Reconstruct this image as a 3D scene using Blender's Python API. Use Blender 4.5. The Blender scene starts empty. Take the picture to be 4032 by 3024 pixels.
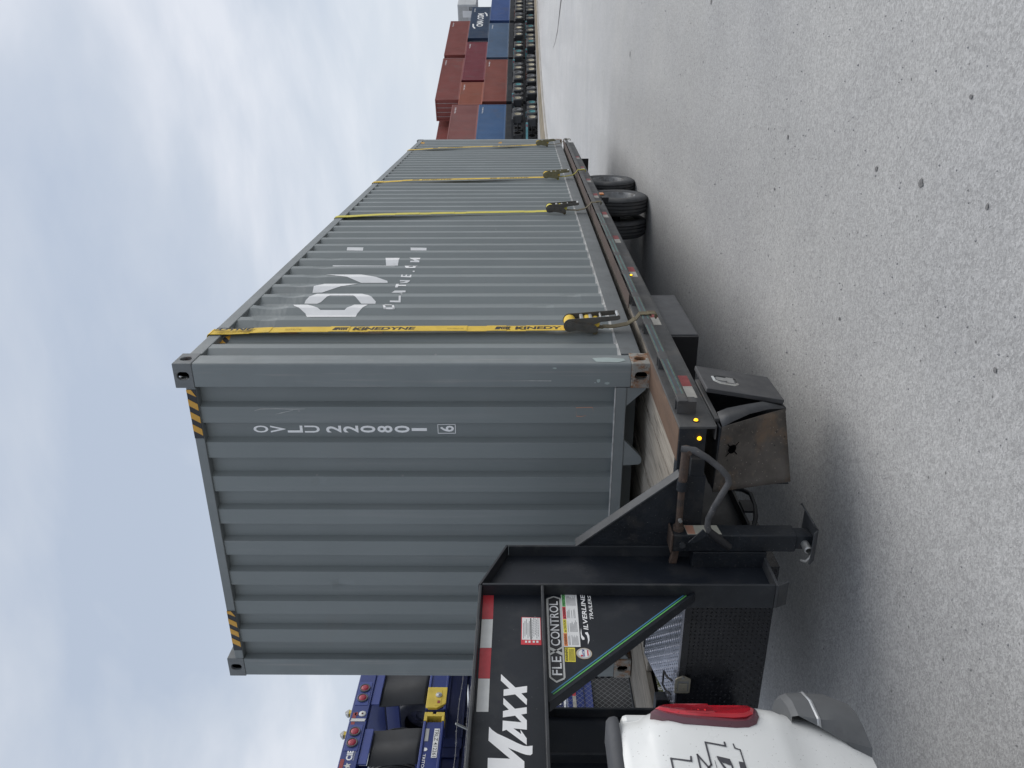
import bpy, bmesh, math, random
from mathutils import Vector, Matrix
random.seed(7)
R = math.radians
S = bpy.context.scene
COL = S.collection

# ------------------------------------------------------------------ camera
# metres; origin = lower near corner of the long container; +Y along the trailer
# to its tail, +X to the open yard, deck at z = 0, ground at z = -0.9
GZ = -0.9
yaw, pit = -0.4058, 0.0141
fw = Vector((math.sin(yaw)*math.cos(pit), math.cos(yaw)*math.cos(pit), math.sin(pit)))
rt = Vector((math.cos(yaw), -math.sin(yaw), 0))
up = rt.cross(fw)
cam = bpy.data.cameras.new('camera')
cam.sensor_fit = 'HORIZONTAL'; cam.sensor_width = 36; cam.lens = 36*3118.7/4032
cam.clip_start = 0.05; cam.clip_end = 3000
co = bpy.data.objects.new('camera', cam); COL.objects.link(co)
M = Matrix.Identity(4)
for i, a in enumerate((-up, rt, -fw)):
    for k in range(3): M[k][i] = a[k]
M.translation = Vector((1.7639, -4.4157, 0.7703))
co.matrix_world = M
S.camera = co
S.view_settings.view_transform = 'Standard'; S.view_settings.look = 'None'
S.view_settings.gamma = 1; S.view_settings.exposure = 0.14
S.view_settings.use_curve_mapping = False
S.cycles.use_denoising = True
S.cycles.max_bounces = 8

# ------------------------------------------------------------------ sky and sun
SUN_AZ, SUN_EL = 42, 50          # azimuth measured from +Y towards +X
w = bpy.data.worlds.new('World'); S.world = w; w.use_nodes = True
wt = w.node_tree; wt.nodes.clear()
def wn(t, **k):
    n = wt.nodes.new(t)
    for a, v in k.items(): setattr(n, a, v)
    return n
wl = wt.links.new
sky = wn('ShaderNodeTexSky', sky_type='NISHITA', sun_disc=False)
sky.sun_elevation = R(SUN_EL); sky.sun_rotation = R(SUN_AZ); sky.air_density = 1.2; sky.dust_density = 3
tc = wn('ShaderNodeTexCoord')
sep = wn('ShaderNodeSeparateXYZ'); wl(tc.outputs['Generated'], sep.inputs[0])
mz = wn('ShaderNodeMath', operation='MAXIMUM'); wl(sep.outputs[2], mz.inputs[0]); mz.inputs[1].default_value = 0
ad = wn('ShaderNodeMath', operation='ADD'); wl(mz.outputs[0], ad.inputs[0]); ad.inputs[1].default_value = 0.16
dx = wn('ShaderNodeMath', operation='DIVIDE'); wl(sep.outputs[0], dx.inputs[0]); wl(ad.outputs[0], dx.inputs[1])
dy = wn('ShaderNodeMath', operation='DIVIDE'); wl(sep.outputs[1], dy.inputs[0]); wl(ad.outputs[0], dy.inputs[1])
cb = wn('ShaderNodeCombineXYZ'); wl(dx.outputs[0], cb.inputs[0]); wl(dy.outputs[0], cb.inputs[1])
mp = wn('ShaderNodeMapping'); wl(cb.outputs[0], mp.inputs[0])
mp.inputs['Rotation'].default_value = (0, 0, R(28)); mp.inputs['Scale'].default_value = (0.8, 1.05, 1)
mp.inputs['Location'].default_value = (3.1, 1.7, 0)
n1 = wn('ShaderNodeTexNoise'); wl(mp.outputs[0], n1.inputs['Vector'])
n1.inputs['Scale'].default_value = 1.35; n1.inputs['Detail'].default_value = 6.0; n1.inputs['Roughness'].default_value = 0.52; n1.inputs['Distortion'].default_value = 0.35
r1 = wn('ShaderNodeValToRGB'); wl(n1.outputs['Fac'], r1.inputs[0])
r1.color_ramp.elements[0].position = 0.38; r1.color_ramp.elements[0].color = (4.65, 5.32, 6.45, 1)
r1.color_ramp.elements[1].position = 0.64; r1.color_ramp.elements[1].color = (7.2, 7.5, 8.15, 1)
e = r1.color_ramp.elements.new(0.5); e.color = (5.5, 6.05, 6.95, 1)
# whiter towards the horizon
hz = wn('ShaderNodeMapRange'); wl(mz.outputs[0], hz.inputs[0])
hz.inputs[1].default_value = 0.0; hz.inputs[2].default_value = 0.42; hz.inputs[3].default_value = 0.85; hz.inputs[4].default_value = 0.0
hz.interpolation_type = 'SMOOTHSTEP'
mh = wn('ShaderNodeMix', data_type='RGBA'); wl(hz.outputs[0], mh.inputs[0]); wl(r1.outputs[0], mh.inputs[6]); mh.inputs[7].default_value = (7.1, 7.6, 8.3, 1)
mx = wn('ShaderNodeMix', data_type='RGBA'); mx.inputs[0].default_value = 0.9
wl(sky.outputs[0], mx.inputs[6]); wl(mh.outputs[2], mx.inputs[7])
bg = wn('ShaderNodeBackground'); bg.inputs[1].default_value = 0.1
wl(mx.outputs[2], bg.inputs[0])
wo = wn('ShaderNodeOutputWorld'); wl(bg.outputs[0], wo.inputs[0])

sun = bpy.data.lights.new('sun', 'SUN'); sun.energy = 1.95; sun.angle = R(58); sun.color = (1, 0.965, 0.91)
so = bpy.data.objects.new('sun', sun); COL.objects.link(so)
sd = Vector((math.sin(R(SUN_AZ))*math.cos(R(SUN_EL)), math.cos(R(SUN_AZ))*math.cos(R(SUN_EL)), math.sin(R(SUN_EL))))
so.rotation_euler = (-sd).to_track_quat('-Z', 'Y').to_euler()
so.location = (0, 0, 30)

# ------------------------------------------------------------------ materials
MATS = {}
def mat(name, col, rough=0.6, metal=0.0, var=0.12, vscale=3.0, stretch=(1, 1, 1), bump=0.0, bscale=80, dirt=None, speck=None, rnd=0.0, emis=None, spec=0.5, coat=0, streak=None):
    """procedural paint / metal: base colour, large tone variation, optional dirt patches, fine specks, relief"""
    m = bpy.data.materials.new(name); m.use_nodes = True; MATS[name] = m
    t = m.node_tree; N = t.nodes; L = t.links.new; b = N['Principled BSDF']
    tcd = N.new('ShaderNodeTexCoord'); mpg = N.new('ShaderNodeMapping'); mpg.inputs['Scale'].default_value = stretch
    L(tcd.outputs['Object'], mpg.inputs[0])
    oi = N.new('ShaderNodeObjectInfo')
    vm = N.new('ShaderNodeVectorMath'); vm.operation = 'ADD'
    sc = N.new('ShaderNodeMath'); sc.operation = 'MULTIPLY'; sc.inputs[1].default_value = 37.0 if rnd > 0 else 0.0
    L(oi.outputs['Random'], sc.inputs[0]); L(mpg.outputs[0], vm.inputs[0]); L(sc.outputs[0], vm.inputs[1])
    V = vm.outputs[0]
    def noise(scale, detail=4, rgh=0.55, vec=None):
        n = N.new('ShaderNodeTexNoise'); n.inputs['Scale'].default_value = scale; n.inputs['Detail'].default_value = detail; n.inputs['Roughness'].default_value = rgh
        L(vec or V, n.inputs['Vector']); return n.outputs['Fac']
    def rng(src, a, b_, c, d):
        n = N.new('ShaderNodeMapRange'); L(src, n.inputs[0])
        for i, v in enumerate((a, b_, c, d)): n.inputs[i+1].default_value = v
        return n.outputs[0]
    def mix(f, c1, c2, mode='MIX'):
        n = N.new('ShaderNodeMix'); n.data_type = 'RGBA'; n.blend_type = mode
        if isinstance(f, (int, float)): n.inputs[0].default_value = f
        else: L(f, n.inputs[0])
        for i, c in ((6, c1), (7, c2)):
            if isinstance(c, tuple): n.inputs[i].default_value = (*c[:3], 1)
            else: L(c, n.inputs[i])
        return n.outputs[2]
    c = (*col, 1)
    cur = mix(rng(noise(vscale), 0.3, 0.7, 0, 1), tuple(x*(1-var) for x in col), tuple(min(1, x*(1+var)) for x in col))
    if rnd:
        g = N.new('ShaderNodeHueSaturation'); L(cur, g.inputs['Color']); L(rng(oi.outputs['Random'], 0, 1, 1-rnd, 1+rnd), g.inputs['Value']); cur = g.outputs[0]
    if streak:   # (colour, amount, scale, stretch)
        mp2 = N.new('ShaderNodeMapping'); mp2.inputs['Scale'].default_value = streak[3]; L(V, mp2.inputs[0])
        cur = mix(rng(noise(streak[2], 5, 0.6, mp2.outputs[0]), 0.55, 0.75, 0, streak[1]), cur, streak[0])
    rsrc = None
    for d in (dirt or []):   # (colour, amount, scale, threshold)
        f = rng(noise(d[2], 6, 0.62), d[3], d[3]+0.12, 0, d[1]); cur = mix(f, cur, d[0])
    if speck:    # (colour, scale, size, amount)
        for sp in (speck if isinstance(speck, list) else [speck]):
            vo = N.new('ShaderNodeTexVoronoi'); vo.inputs['Scale'].default_value = sp[1]; L(V, vo.inputs['Vector'])
            f = rng(vo.outputs['Distance'], sp[2], sp[2]*0.6, 0, sp[3])
            cur = mix(f, cur, sp[0])
    L(cur, b.inputs['Base Color'])
    b.inputs['Metallic'].default_value = metal; b.inputs['Specular IOR Level'].default_value = spec
    L(rng(noise(vscale*2.3), 0.3, 0.7, max(0.04, rough-0.08), min(1, rough+0.1)), b.inputs['Roughness'])
    if coat: b.inputs['Coat Weight'].default_value = coat; b.inputs['Coat Roughness'].default_value = 0.12
    if bump:
        bp = N.new('ShaderNodeBump'); bp.inputs['Strength'].default_value = bump; bp.inputs['Distance'].default_value = 0.01
        L(noise(bscale, 3), bp.inputs['Height']); L(bp.outputs[0], b.inputs['Normal'])
    if emis:
        b.inputs['Emission Color'].default_value = (*emis[0], 1); b.inputs['Emission Strength'].default_value = emis[1]
    return m

GREY = (0.182, 0.204, 0.206)
mat('box_paint', GREY, 0.5, var=0.06, vscale=0.8, dirt=[((0.2, 0.2, 0.19), 0.25, 2.2, 0.58)], streak=((0.27, 0.275, 0.275), 0.30, 3.0, (7, 7, 0.22)), speck=((0.30, 0.29, 0.28), 3.1, 0.03, 0.5), bump=0.06, bscale=22)
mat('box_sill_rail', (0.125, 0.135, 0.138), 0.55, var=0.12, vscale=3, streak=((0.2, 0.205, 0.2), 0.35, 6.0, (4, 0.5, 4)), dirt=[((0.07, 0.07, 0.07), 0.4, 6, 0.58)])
mat('box_rail', (0.18, 0.197, 0.2), 0.5, var=0.08, dirt=[((0.25, 0.24, 0.23), 0.35, 6, 0.6)], bump=0.06, bscale=40)
mat('box_post', (0.182, 0.204, 0.208), 0.5, var=0.06, dirt=[((0.30, 0.28, 0.26), 0.35, 5, 0.62), ((0.2, 0.12, 0.08), 0.55, 11, 0.66)], streak=((0.30, 0.29, 0.275), 0.55, 4.0, (12, 12, 0.35)))
mat('casting_rust', (0.27, 0.265, 0.24), 0.75, var=0.2, vscale=9, dirt=[((0.22, 0.10, 0.04), 0.92, 15, 0.455), ((0.085, 0.034, 0.017), 0.85, 24, 0.55)], bump=0.3, bscale=60)
mat('casting_worn', (0.155, 0.165, 0.17), 0.65, var=0.15, vscale=8, dirt=[((0.09, 0.06, 0.05), 0.75, 14, 0.56)], bump=0.2, bscale=50)
mat('lip_worn', (0.42, 0.42, 0.41), 0.7, var=0.3, vscale=14, dirt=[((0.15, 0.09, 0.07), 0.4, 12, 0.6)])
mat('stencil_white', (0.93, 0.93, 0.93), 0.5, var=0.03)
mat('white_decal', (0.80, 0.80, 0.80), 0.5, var=0.05, vscale=9, dirt=[((0.35, 0.36, 0.37), 0.3, 14, 0.66)])
mat('scrape', (0.38, 0.39, 0.38), 0.6, var=0.2, vscale=20, dirt=[((0.28, 0.17, 0.13), 0.5, 30, 0.6)])
mat('bare_patch', (0.34, 0.40, 0.39), 0.6, var=0.12, vscale=10)
mat('hazard_yellow', (0.62, 0.33, 0.045), 0.5, var=0.08)
mat('void_black', (0.0015, 0.0015, 0.002), 0.9, var=0.1, spec=0.0)
mat('hazard_black', (0.02, 0.022, 0.028), 0.5, var=0.1)
mat('orange_label', (0.45, 0.24, 0.17), 0.6, var=0.1)
mat('label_pale', (0.5, 0.43, 0.41), 0.6, var=0.1)
mat('crank_steel', (0.075, 0.075, 0.078), 0.6, var=0.35, vscale=8, dirt=[((0.02, 0.022, 0.026), 0.6, 10, 0.55), ((0.12, 0.09, 0.07), 0.5, 22, 0.62)], speck=((0.34, 0.33, 0.31), 45, 0.12, 0.6), bump=0.2, bscale=60)
mat('strap_yellow', (0.72, 0.49, 0.06), 0.75, var=0.09, vscale=14, bump=0.15, bscale=300)
mat('strap_lemon', (0.6, 0.53, 0.09), 0.75, var=0.09, vscale=14)
mat('strap_print', (0.025, 0.022, 0.02), 0.7, var=0.1)
mat('strap_print_faint', (0.33, 0.22, 0.03), 0.7, var=0.2)
mat('strap_old', (0.115, 0.095, 0.055), 0.85, var=0.25, vscale=18, bump=0.2, bscale=250)
mat('strap_olive', (0.32, 0.28, 0.03), 0.8, var=0.15, vscale=18)
mat('ratchet_steel', (0.095, 0.09, 0.08), 0.55, metal=0.3, var=0.25, vscale=20, dirt=[((0.12, 0.085, 0.055), 0.55, 30, 0.56)], bump=0.15, bscale=90)
mat('ratchet_olive', (0.19, 0.17, 0.09), 0.6, metal=0.2, var=0.2, vscale=20)
mat('zinc', (0.42, 0.42, 0.41), 0.42, metal=0.7, var=0.15, vscale=15, dirt=[((0.15, 0.12, 0.1), 0.5, 25, 0.62)])
mat('latch_steel', (0.40, 0.37, 0.30), 0.35, metal=0.45, var=0.15, vscale=15, dirt=[((0.2, 0.16, 0.1), 0.5, 30, 0.6)])
mat('chrome', (0.6, 0.6, 0.58), 0.2, metal=1, var=0.1, vscale=10, dirt=[((0.2, 0.17, 0.12), 0.5, 30, 0.6)])
mat('black_steel', (0.0105, 0.0135, 0.0195), 0.42, var=0.3, vscale=2.5, dirt=[((0.028, 0.029, 0.032), 0.6, 5, 0.55)], speck=((0.22, 0.22, 0.22), 30, 0.055, 0.45), bump=0.05, bscale=25, spec=0.4)
mat('flange_black', (0.022, 0.025, 0.03), 0.5, var=0.3, vscale=5, dirt=[((0.055, 0.055, 0.055), 0.6, 6, 0.54)], speck=((0.2, 0.2, 0.2), 45, 0.08, 0.4))
mat('black_edge', (0.05, 0.053, 0.058), 0.5, var=0.3, vscale=6, dirt=[((0.09, 0.088, 0.085), 0.5, 9, 0.55)])
mat('black_dirty', (0.013, 0.0165, 0.022), 0.5, var=0.35, vscale=6, dirt=[((0.034, 0.033, 0.033), 0.7, 7, 0.54), ((0.07, 0.055, 0.045), 0.45, 24, 0.64)], speck=((0.24, 0.22, 0.2), 55, 0.11, 0.55), bump=0.25, bscale=60)
mat('mud_plate', (0.085, 0.075, 0.066), 0.85, var=0.35, vscale=5, dirt=[((0.17, 0.115, 0.075), 0.7, 4.5, 0.54), ((0.03, 0.03, 0.032), 0.8, 7, 0.62), ((0.15, 0.125, 0.1), 0.5, 40, 0.58)], speck=[((0.30, 0.27, 0.23), 42, 0.13, 0.7), ((0.015, 0.015, 0.016), 17, 0.12, 0.7)], bump=0.4, bscale=60)
mat('grey_frame', (0.06, 0.061, 0.062), 0.62, var=0.3, vscale=4, dirt=[((0.10, 0.09, 0.08), 0.6, 6, 0.52), ((0.13, 0.07, 0.045), 0.5, 13, 0.64)], streak=((0.11, 0.1, 0.09), 0.5, 5, (5, 0.6, 5)), bump=0.12, bscale=45)
mat('door_grey', (0.052, 0.053, 0.056), 0.5, var=0.15, vscale=5, dirt=[((0.1, 0.095, 0.09), 0.5, 9, 0.6)])
mat('box_side_grey', (0.06, 0.062, 0.066), 0.55, var=0.15, vscale=4, dirt=[((0.1, 0.095, 0.09), 0.4, 9, 0.6)])
mat('rusty_plate', (0.125, 0.075, 0.048), 0.8, var=0.25, vscale=6, stretch=(1, 0.35, 1), dirt=[((0.07, 0.045, 0.032), 0.7, 6, 0.5), ((0.22, 0.15, 0.1), 0.5, 20, 0.62)], speck=((0.3, 0.25, 0.2), 45, 0.08, 0.4), bump=0.25, bscale=60)
mat('rusty_strip', (0.072, 0.048, 0.039), 0.8, var=0.2, vscale=4, stretch=(1, 0.3, 1), dirt=[((0.05, 0.037, 0.032), 0.7, 5, 0.5), ((0.16, 0.12, 0.09), 0.35, 16, 0.62)], bump=0.2, bscale=60)
mat('rusty_tube', (0.075, 0.05, 0.038), 0.75, var=0.3, vscale=12, dirt=[((0.03, 0.028, 0.027), 0.8, 9, 0.5), ((0.2, 0.12, 0.075), 0.5, 30, 0.6)], speck=((0.3, 0.28, 0.26), 50, 0.09, 0.5), bump=0.3, bscale=90)
mat('deck_wood', (0.30, 0.265, 0.22), 0.85, var=0.22, vscale=3, stretch=(14, 0.9, 14), dirt=[((0.10, 0.085, 0.07), 0.75, 3.2, 0.54), ((0.46, 0.42, 0.35), 0.6, 6, 0.58)], bump=0.5, bscale=18, rnd=0.16)
mat('tread_lid', (0.34, 0.35, 0.40), 0.26, metal=0.9, var=0.12, vscale=6, spec=0.7)
mat('tread_black', (0.013, 0.014, 0.018), 0.27, var=0.25, vscale=6, speck=((0.3, 0.29, 0.27), 22, 0.06, 0.5))
mat('rubber', (0.064, 0.066, 0.07), 0.8, var=0.2, vscale=9, dirt=[((0.10, 0.098, 0.094), 0.6, 6, 0.52)], bump=0.08, bscale=60)
mat('tyre_side', (0.034, 0.034, 0.036), 0.85, var=0.2, vscale=6, dirt=[((0.075, 0.07, 0.066), 0.55, 6, 0.5)], bump=0.1, bscale=60)
mat('rim_grey', (0.23, 0.235, 0.24), 0.6, metal=0.2, var=0.25, vscale=8, dirt=[((0.05, 0.045, 0.042), 0.7, 6, 0.5)])
mat('tape_red', (0.46, 0.035, 0.045), 0.4, var=0.1, vscale=20, bump=0.1, bscale=220)
mat('tape_red_dull', (0.27, 0.05, 0.05), 0.6, var=0.15, vscale=14)
mat('tape_white', (0.62, 0.62, 0.60), 0.4, var=0.07, vscale=14, bump=0.1, bscale=220, dirt=[((0.4, 0.37, 0.36), 0.4, 9, 0.6)])
mat('tape_white_dull', (0.40, 0.385, 0.35), 0.6, var=0.15, vscale=14)
mat('stripe_green', (0.12, 0.42, 0.12), 0.5, var=0.1)
mat('stripe_dull', (0.10, 0.23, 0.14), 0.6, var=0.3, vscale=20)
mat('stripe_slate', (0.06, 0.13, 0.2), 0.6, var=0.3, vscale=20)
mat('stripe_blue', (0.05, 0.19, 0.33), 0.5, var=0.1)
mat('stripe_teal', (0.10, 0.24, 0.21), 0.6, var=0.3, vscale=20)
mat('lamp_amber', (0.8, 0.33, 0.01), 0.25, var=0.05, emis=((1.0, 0.5, 0.01), 2.2))
mat('amber_lens', (0.55, 0.17, 0.02), 0.3, var=0.08)
mat('sticker_white', (0.72, 0.72, 0.71), 0.5, var=0.03)
mat('sticker_grey', (0.42, 0.42, 0.41), 0.5, var=0.1)
mat('sticker_print', (0.22, 0.22, 0.23), 0.6, var=0.3, vscale=30)
mat('sticker_black', (0.015, 0.015, 0.017), 0.5, var=0.1)
mat('sticker_red', (0.58, 0.045, 0.06), 0.5, var=0.05)
mat('sticker_yellow', (0.75, 0.64, 0.06), 0.5, var=0.04)
mat('sticker_orange', (0.72, 0.22, 0.06), 0.5, var=0.04)
mat('sticker_green', (0.12, 0.42, 0.13), 0.5, var=0.04)
mat('sticker_navy', (0.03, 0.05, 0.22), 0.5, var=0.05)
mat('sticker_gold', (0.45, 0.33, 0.18), 0.5, var=0.1)
mat('sticker_worn', (0.46, 0.45, 0.38), 0.6, var=0.1, vscale=20, dirt=[((0.2, 0.18, 0.15), 0.5, 20, 0.58)])
mat('silver_decal', (0.52, 0.52, 0.50), 0.4, metal=0.2, var=0.08)
mat('truck_white', (0.70, 0.71, 0.70), 0.32, var=0.03, vscale=2, dirt=[((0.42, 0.40, 0.36), 0.35, 4.5, 0.6)], speck=[((0.22, 0.2, 0.18), 55, 0.12, 0.5), ((0.16, 0.15, 0.14), 24, 0.07, 0.6)], coat=0.4)
mat('truck_cap', (0.055, 0.058, 0.065), 0.65, var=0.12, vscale=8)
mat('truck_black', (0.012, 0.012, 0.014), 0.5, var=0.2)
mat('truck_print', (0.055, 0.055, 0.065), 0.45, var=0.15)
mat('bumper_grey', (0.105, 0.11, 0.115), 0.6, var=0.15, vscale=5, dirt=[((0.05, 0.05, 0.052), 0.5, 7, 0.6)])
mat('bumper_line', (0.42, 0.43, 0.44), 0.3, metal=0.4, var=0.1)
mat('lens_red', (0.50, 0.014, 0.028), 0.12, var=0.18, vscale=9, coat=0.6)
mat('lens_deep', (0.28, 0.012, 0.022), 0.15, var=0.2, vscale=14, coat=0.5)
mat('lens_rim', (0.12, 0.04, 0.055), 0.3, var=0.1, coat=0.4)
mat('lens_bright', (0.75, 0.05, 0.05), 0.15, var=0.1)
mat('glass_dark', (0.01, 0.012, 0.014), 0.06, var=0.1, coat=0.5)
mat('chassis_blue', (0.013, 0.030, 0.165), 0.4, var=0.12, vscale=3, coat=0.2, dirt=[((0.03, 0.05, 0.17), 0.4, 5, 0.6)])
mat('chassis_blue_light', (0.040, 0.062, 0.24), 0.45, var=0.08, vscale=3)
mat('chassis_blue_shaded', (0.008, 0.017, 0.085), 0.5, var=0.15, vscale=3)  # chassis blue darkened: shade of the lower tiers put into the colour
mat('chassis_yellow', (0.62, 0.46, 0.06), 0.5, var=0.12, vscale=6, dirt=[((0.4, 0.28, 0.05), 0.5, 9, 0.6)])
mat('flap_black', (0.017, 0.018, 0.021), 0.55, var=0.3, vscale=1.5, bump=0.15, bscale=2.5)
mat('lamp_red', (0.33, 0.03, 0.055), 0.4, var=0.2, vscale=40)
mat('lamp_ring', (0.075, 0.078, 0.088), 0.6, var=0.1)
mat('galv', (0.33, 0.34, 0.34), 0.5, metal=0.5, var=0.15, vscale=8)
mat('wire_grey', (0.25, 0.25, 0.26), 0.6, metal=0.3, var=0.2, vscale=8)
mat('weed', (0.09, 0.10, 0.035), 0.9, var=0.4, vscale=6)
for nm, c in dict(bx_red=(0.215, 0.052, 0.042), bx_brick=(0.25, 0.068, 0.048), bx_crimson=(0.19, 0.028, 0.04), bx_orange=(0.31, 0.088, 0.05), bx_blue=(0.055, 0.125, 0.255), bx_steel=(0.085, 0.14, 0.225), bx_navy=(0.022, 0.047, 0.095), bx_royal=(0.045, 0.095, 0.26), bx_rose=(0.24, 0.085, 0.075), bx_shaded=(0.03, 0.032, 0.036)).items():
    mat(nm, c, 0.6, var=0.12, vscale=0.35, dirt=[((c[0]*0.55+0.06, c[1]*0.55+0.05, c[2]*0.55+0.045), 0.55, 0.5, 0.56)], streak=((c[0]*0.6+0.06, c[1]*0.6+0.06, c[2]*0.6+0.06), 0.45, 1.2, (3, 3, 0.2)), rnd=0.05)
mat('reefer_white', (0.5, 0.51, 0.51), 0.55, var=0.1, vscale=1)
mat('bx_door_bar', (0.4, 0.36, 0.35), 0.5, var=0.2)
mat('hub_cream', (0.55, 0.5, 0.38), 0.6, var=0.25, vscale=2, rnd=0.3)
mat('hub_teal', (0.11, 0.32, 0.33), 0.6, var=0.2, vscale=2, rnd=0.2)
mat('teal_paint', (0.13, 0.33, 0.36), 0.55, var=0.15, vscale=2)
mat('rail_rust', (0.10, 0.042, 0.032), 0.8, var=0.25, vscale=2)
mat('dirt_bank', (0.20, 0.165, 0.115), 0.95, var=0.25, vscale=0.5, dirt=[((0.11, 0.10, 0.055), 0.7, 0.7, 0.52)], bump=0.6, bscale=4)
mat('kerb_concrete', (0.42, 0.40, 0.37), 0.9, var=0.15, vscale=0.6)
mat('yard_pad', (0.26, 0.255, 0.25), 0.9, var=0.15, vscale=0.2)
mat('tar', (0.05, 0.045, 0.045), 0.85, var=0.2)
mat('drip', (0.15, 0.148, 0.148), 0.8, var=0.3, vscale=60)
mat('pebble', (0.2, 0.2, 0.2), 0.9, var=0.3, vscale=30, rnd=0.5)

def asphalt():
    m = bpy.data.materials.new('ground_aggregate'); m.use_nodes = True; MATS['ground'] = m
    t = m.node_tree; N = t.nodes; L = t.links.new; b = N['Principled BSDF']
    g = N.new('ShaderNodeTexCoord'); V = g.outputs['Object']
    def noise(s, d=3, r=0.55, st=None):
        n = N.new('ShaderNodeTexNoise'); n.inputs['Scale'].default_value = s; n.inputs['Detail'].default_value = d; n.inputs['Roughness'].default_value = r
        if st:
            q = N.new('ShaderNodeMapping'); q.inputs['Scale'].default_value = st; q.inputs['Rotation'].default_value = (0, 0, R(-12)); L(V, q.inputs[0]); L(q.outputs[0], n.inputs['Vector'])
        else: L(V, n.inputs['Vector'])
        return n.outputs['Fac']
    def rng(s, a, b_, c, d):
        n = N.new('ShaderNodeMapRange'); L(s, n.inputs[0])
        for i, v in enumerate((a, b_, c, d)): n.inputs[i+1].default_value = v
        return n.outputs[0]
    def mul(a, b_):
        n = N.new('ShaderNodeMath'); n.operation = 'MULTIPLY'; L(a, n.inputs[0])
        if isinstance(b_, float): n.inputs[1].default_value = b_
        else: L(b_, n.inputs[1])
        return n.outputs[0]
    vo = N.new('ShaderNodeTexVoronoi'); vo.inputs['Scale'].default_value = 125; L(V, vo.inputs['Vector'])
    vo2 = N.new('ShaderNodeTexVoronoi'); vo2.inputs['Scale'].default_value = 42; L(V, vo2.inputs['Vector'])
    s1 = N.new('ShaderNodeSeparateColor'); L(vo.outputs['Color'], s1.inputs[0])
    s2 = N.new('ShaderNodeSeparateColor'); L(vo2.outputs['Color'], s2.inputs[0])
    grain = rng(s1.outputs[0], 0, 1, 0.80, 1.2)
    grain2 = rng(s2.outputs[0], 0, 1, 0.93, 1.07)
    blot = rng(noise(1.1, 5, 0.6), 0.3, 0.7, 0.95, 1.05)
    blot2 = rng(noise(0.12, 5, 0.6, (2.6, 0.35, 1)), 0.3, 0.7, 0.94, 1.06)
    sy = N.new('ShaderNodeSeparateXYZ'); L(V, sy.inputs[0])
    nb = N.new('ShaderNodeMath'); nb.operation = 'MULTIPLY_ADD'; L(noise(0.12, 4, 0.6), nb.inputs[0]); nb.inputs[1].default_value = 30; L(sy.outputs[1], nb.inputs[2])
    apron_sheen = rng(nb.outputs[0], 18, 48, 1.0, 1.22)      # paler concrete apron farther out, with grazing-light brightness painted in
    track = rng(noise(0.9, 3, 0.5, (1.0, 0.012, 1)), 0.45, 0.7, 1.0, 0.93)   # faint wheel tracks
    v = mul(mul(mul(mul(mul(grain, grain2), blot), blot2), apron_sheen), track)
    pit = N.new('ShaderNodeTexVoronoi'); pit.inputs['Scale'].default_value = 11; L(V, pit.inputs['Vector'])
    pf = rng(pit.outputs['Distance'], 0.05, 0.09, 0.42, 1.0)
    s3 = N.new('ShaderNodeSeparateColor'); L(pit.outputs['Color'], s3.inputs[0])
    keep = rng(s3.outputs[1], 0.62, 0.66, 0, 1)
    pm = N.new('ShaderNodeMix'); pm.data_type = 'FLOAT'; L(keep, pm.inputs[0]); pm.inputs[2].default_value = 1; L(pf, pm.inputs[3])
    v = mul(v, pm.outputs[0])
    cm = N.new('ShaderNodeMix'); cm.data_type = 'RGBA'; L(rng(noise(0.5, 4), 0.35, 0.65, 0, 1), cm.inputs[0])
    cm.inputs[6].default_value = (0.362, 0.360, 0.359, 1); cm.inputs[7].default_value = (0.384, 0.380, 0.372, 1)
    vs = N.new('ShaderNodeVectorMath'); vs.operation = 'SCALE'; L(cm.outputs[2], vs.inputs[0]); L(v, vs.inputs['Scale'])
    L(vs.outputs[0], b.inputs['Base Color']); b.inputs['Roughness'].default_value = 0.88; b.inputs['Specular IOR Level'].default_value = 0.3
    bp = N.new('ShaderNodeBump'); bp.inputs['Strength'].default_value = 0.55; bp.inputs['Distance'].default_value = 0.006
    hh = N.new('ShaderNodeMath'); hh.operation = 'ADD'; L(s1.outputs[0], hh.inputs[0]); L(noise(150, 2), hh.inputs[1])
    L(hh.outputs[0], bp.inputs['Height']); L(bp.outputs[0], b.inputs['Normal'])
asphalt()

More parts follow.
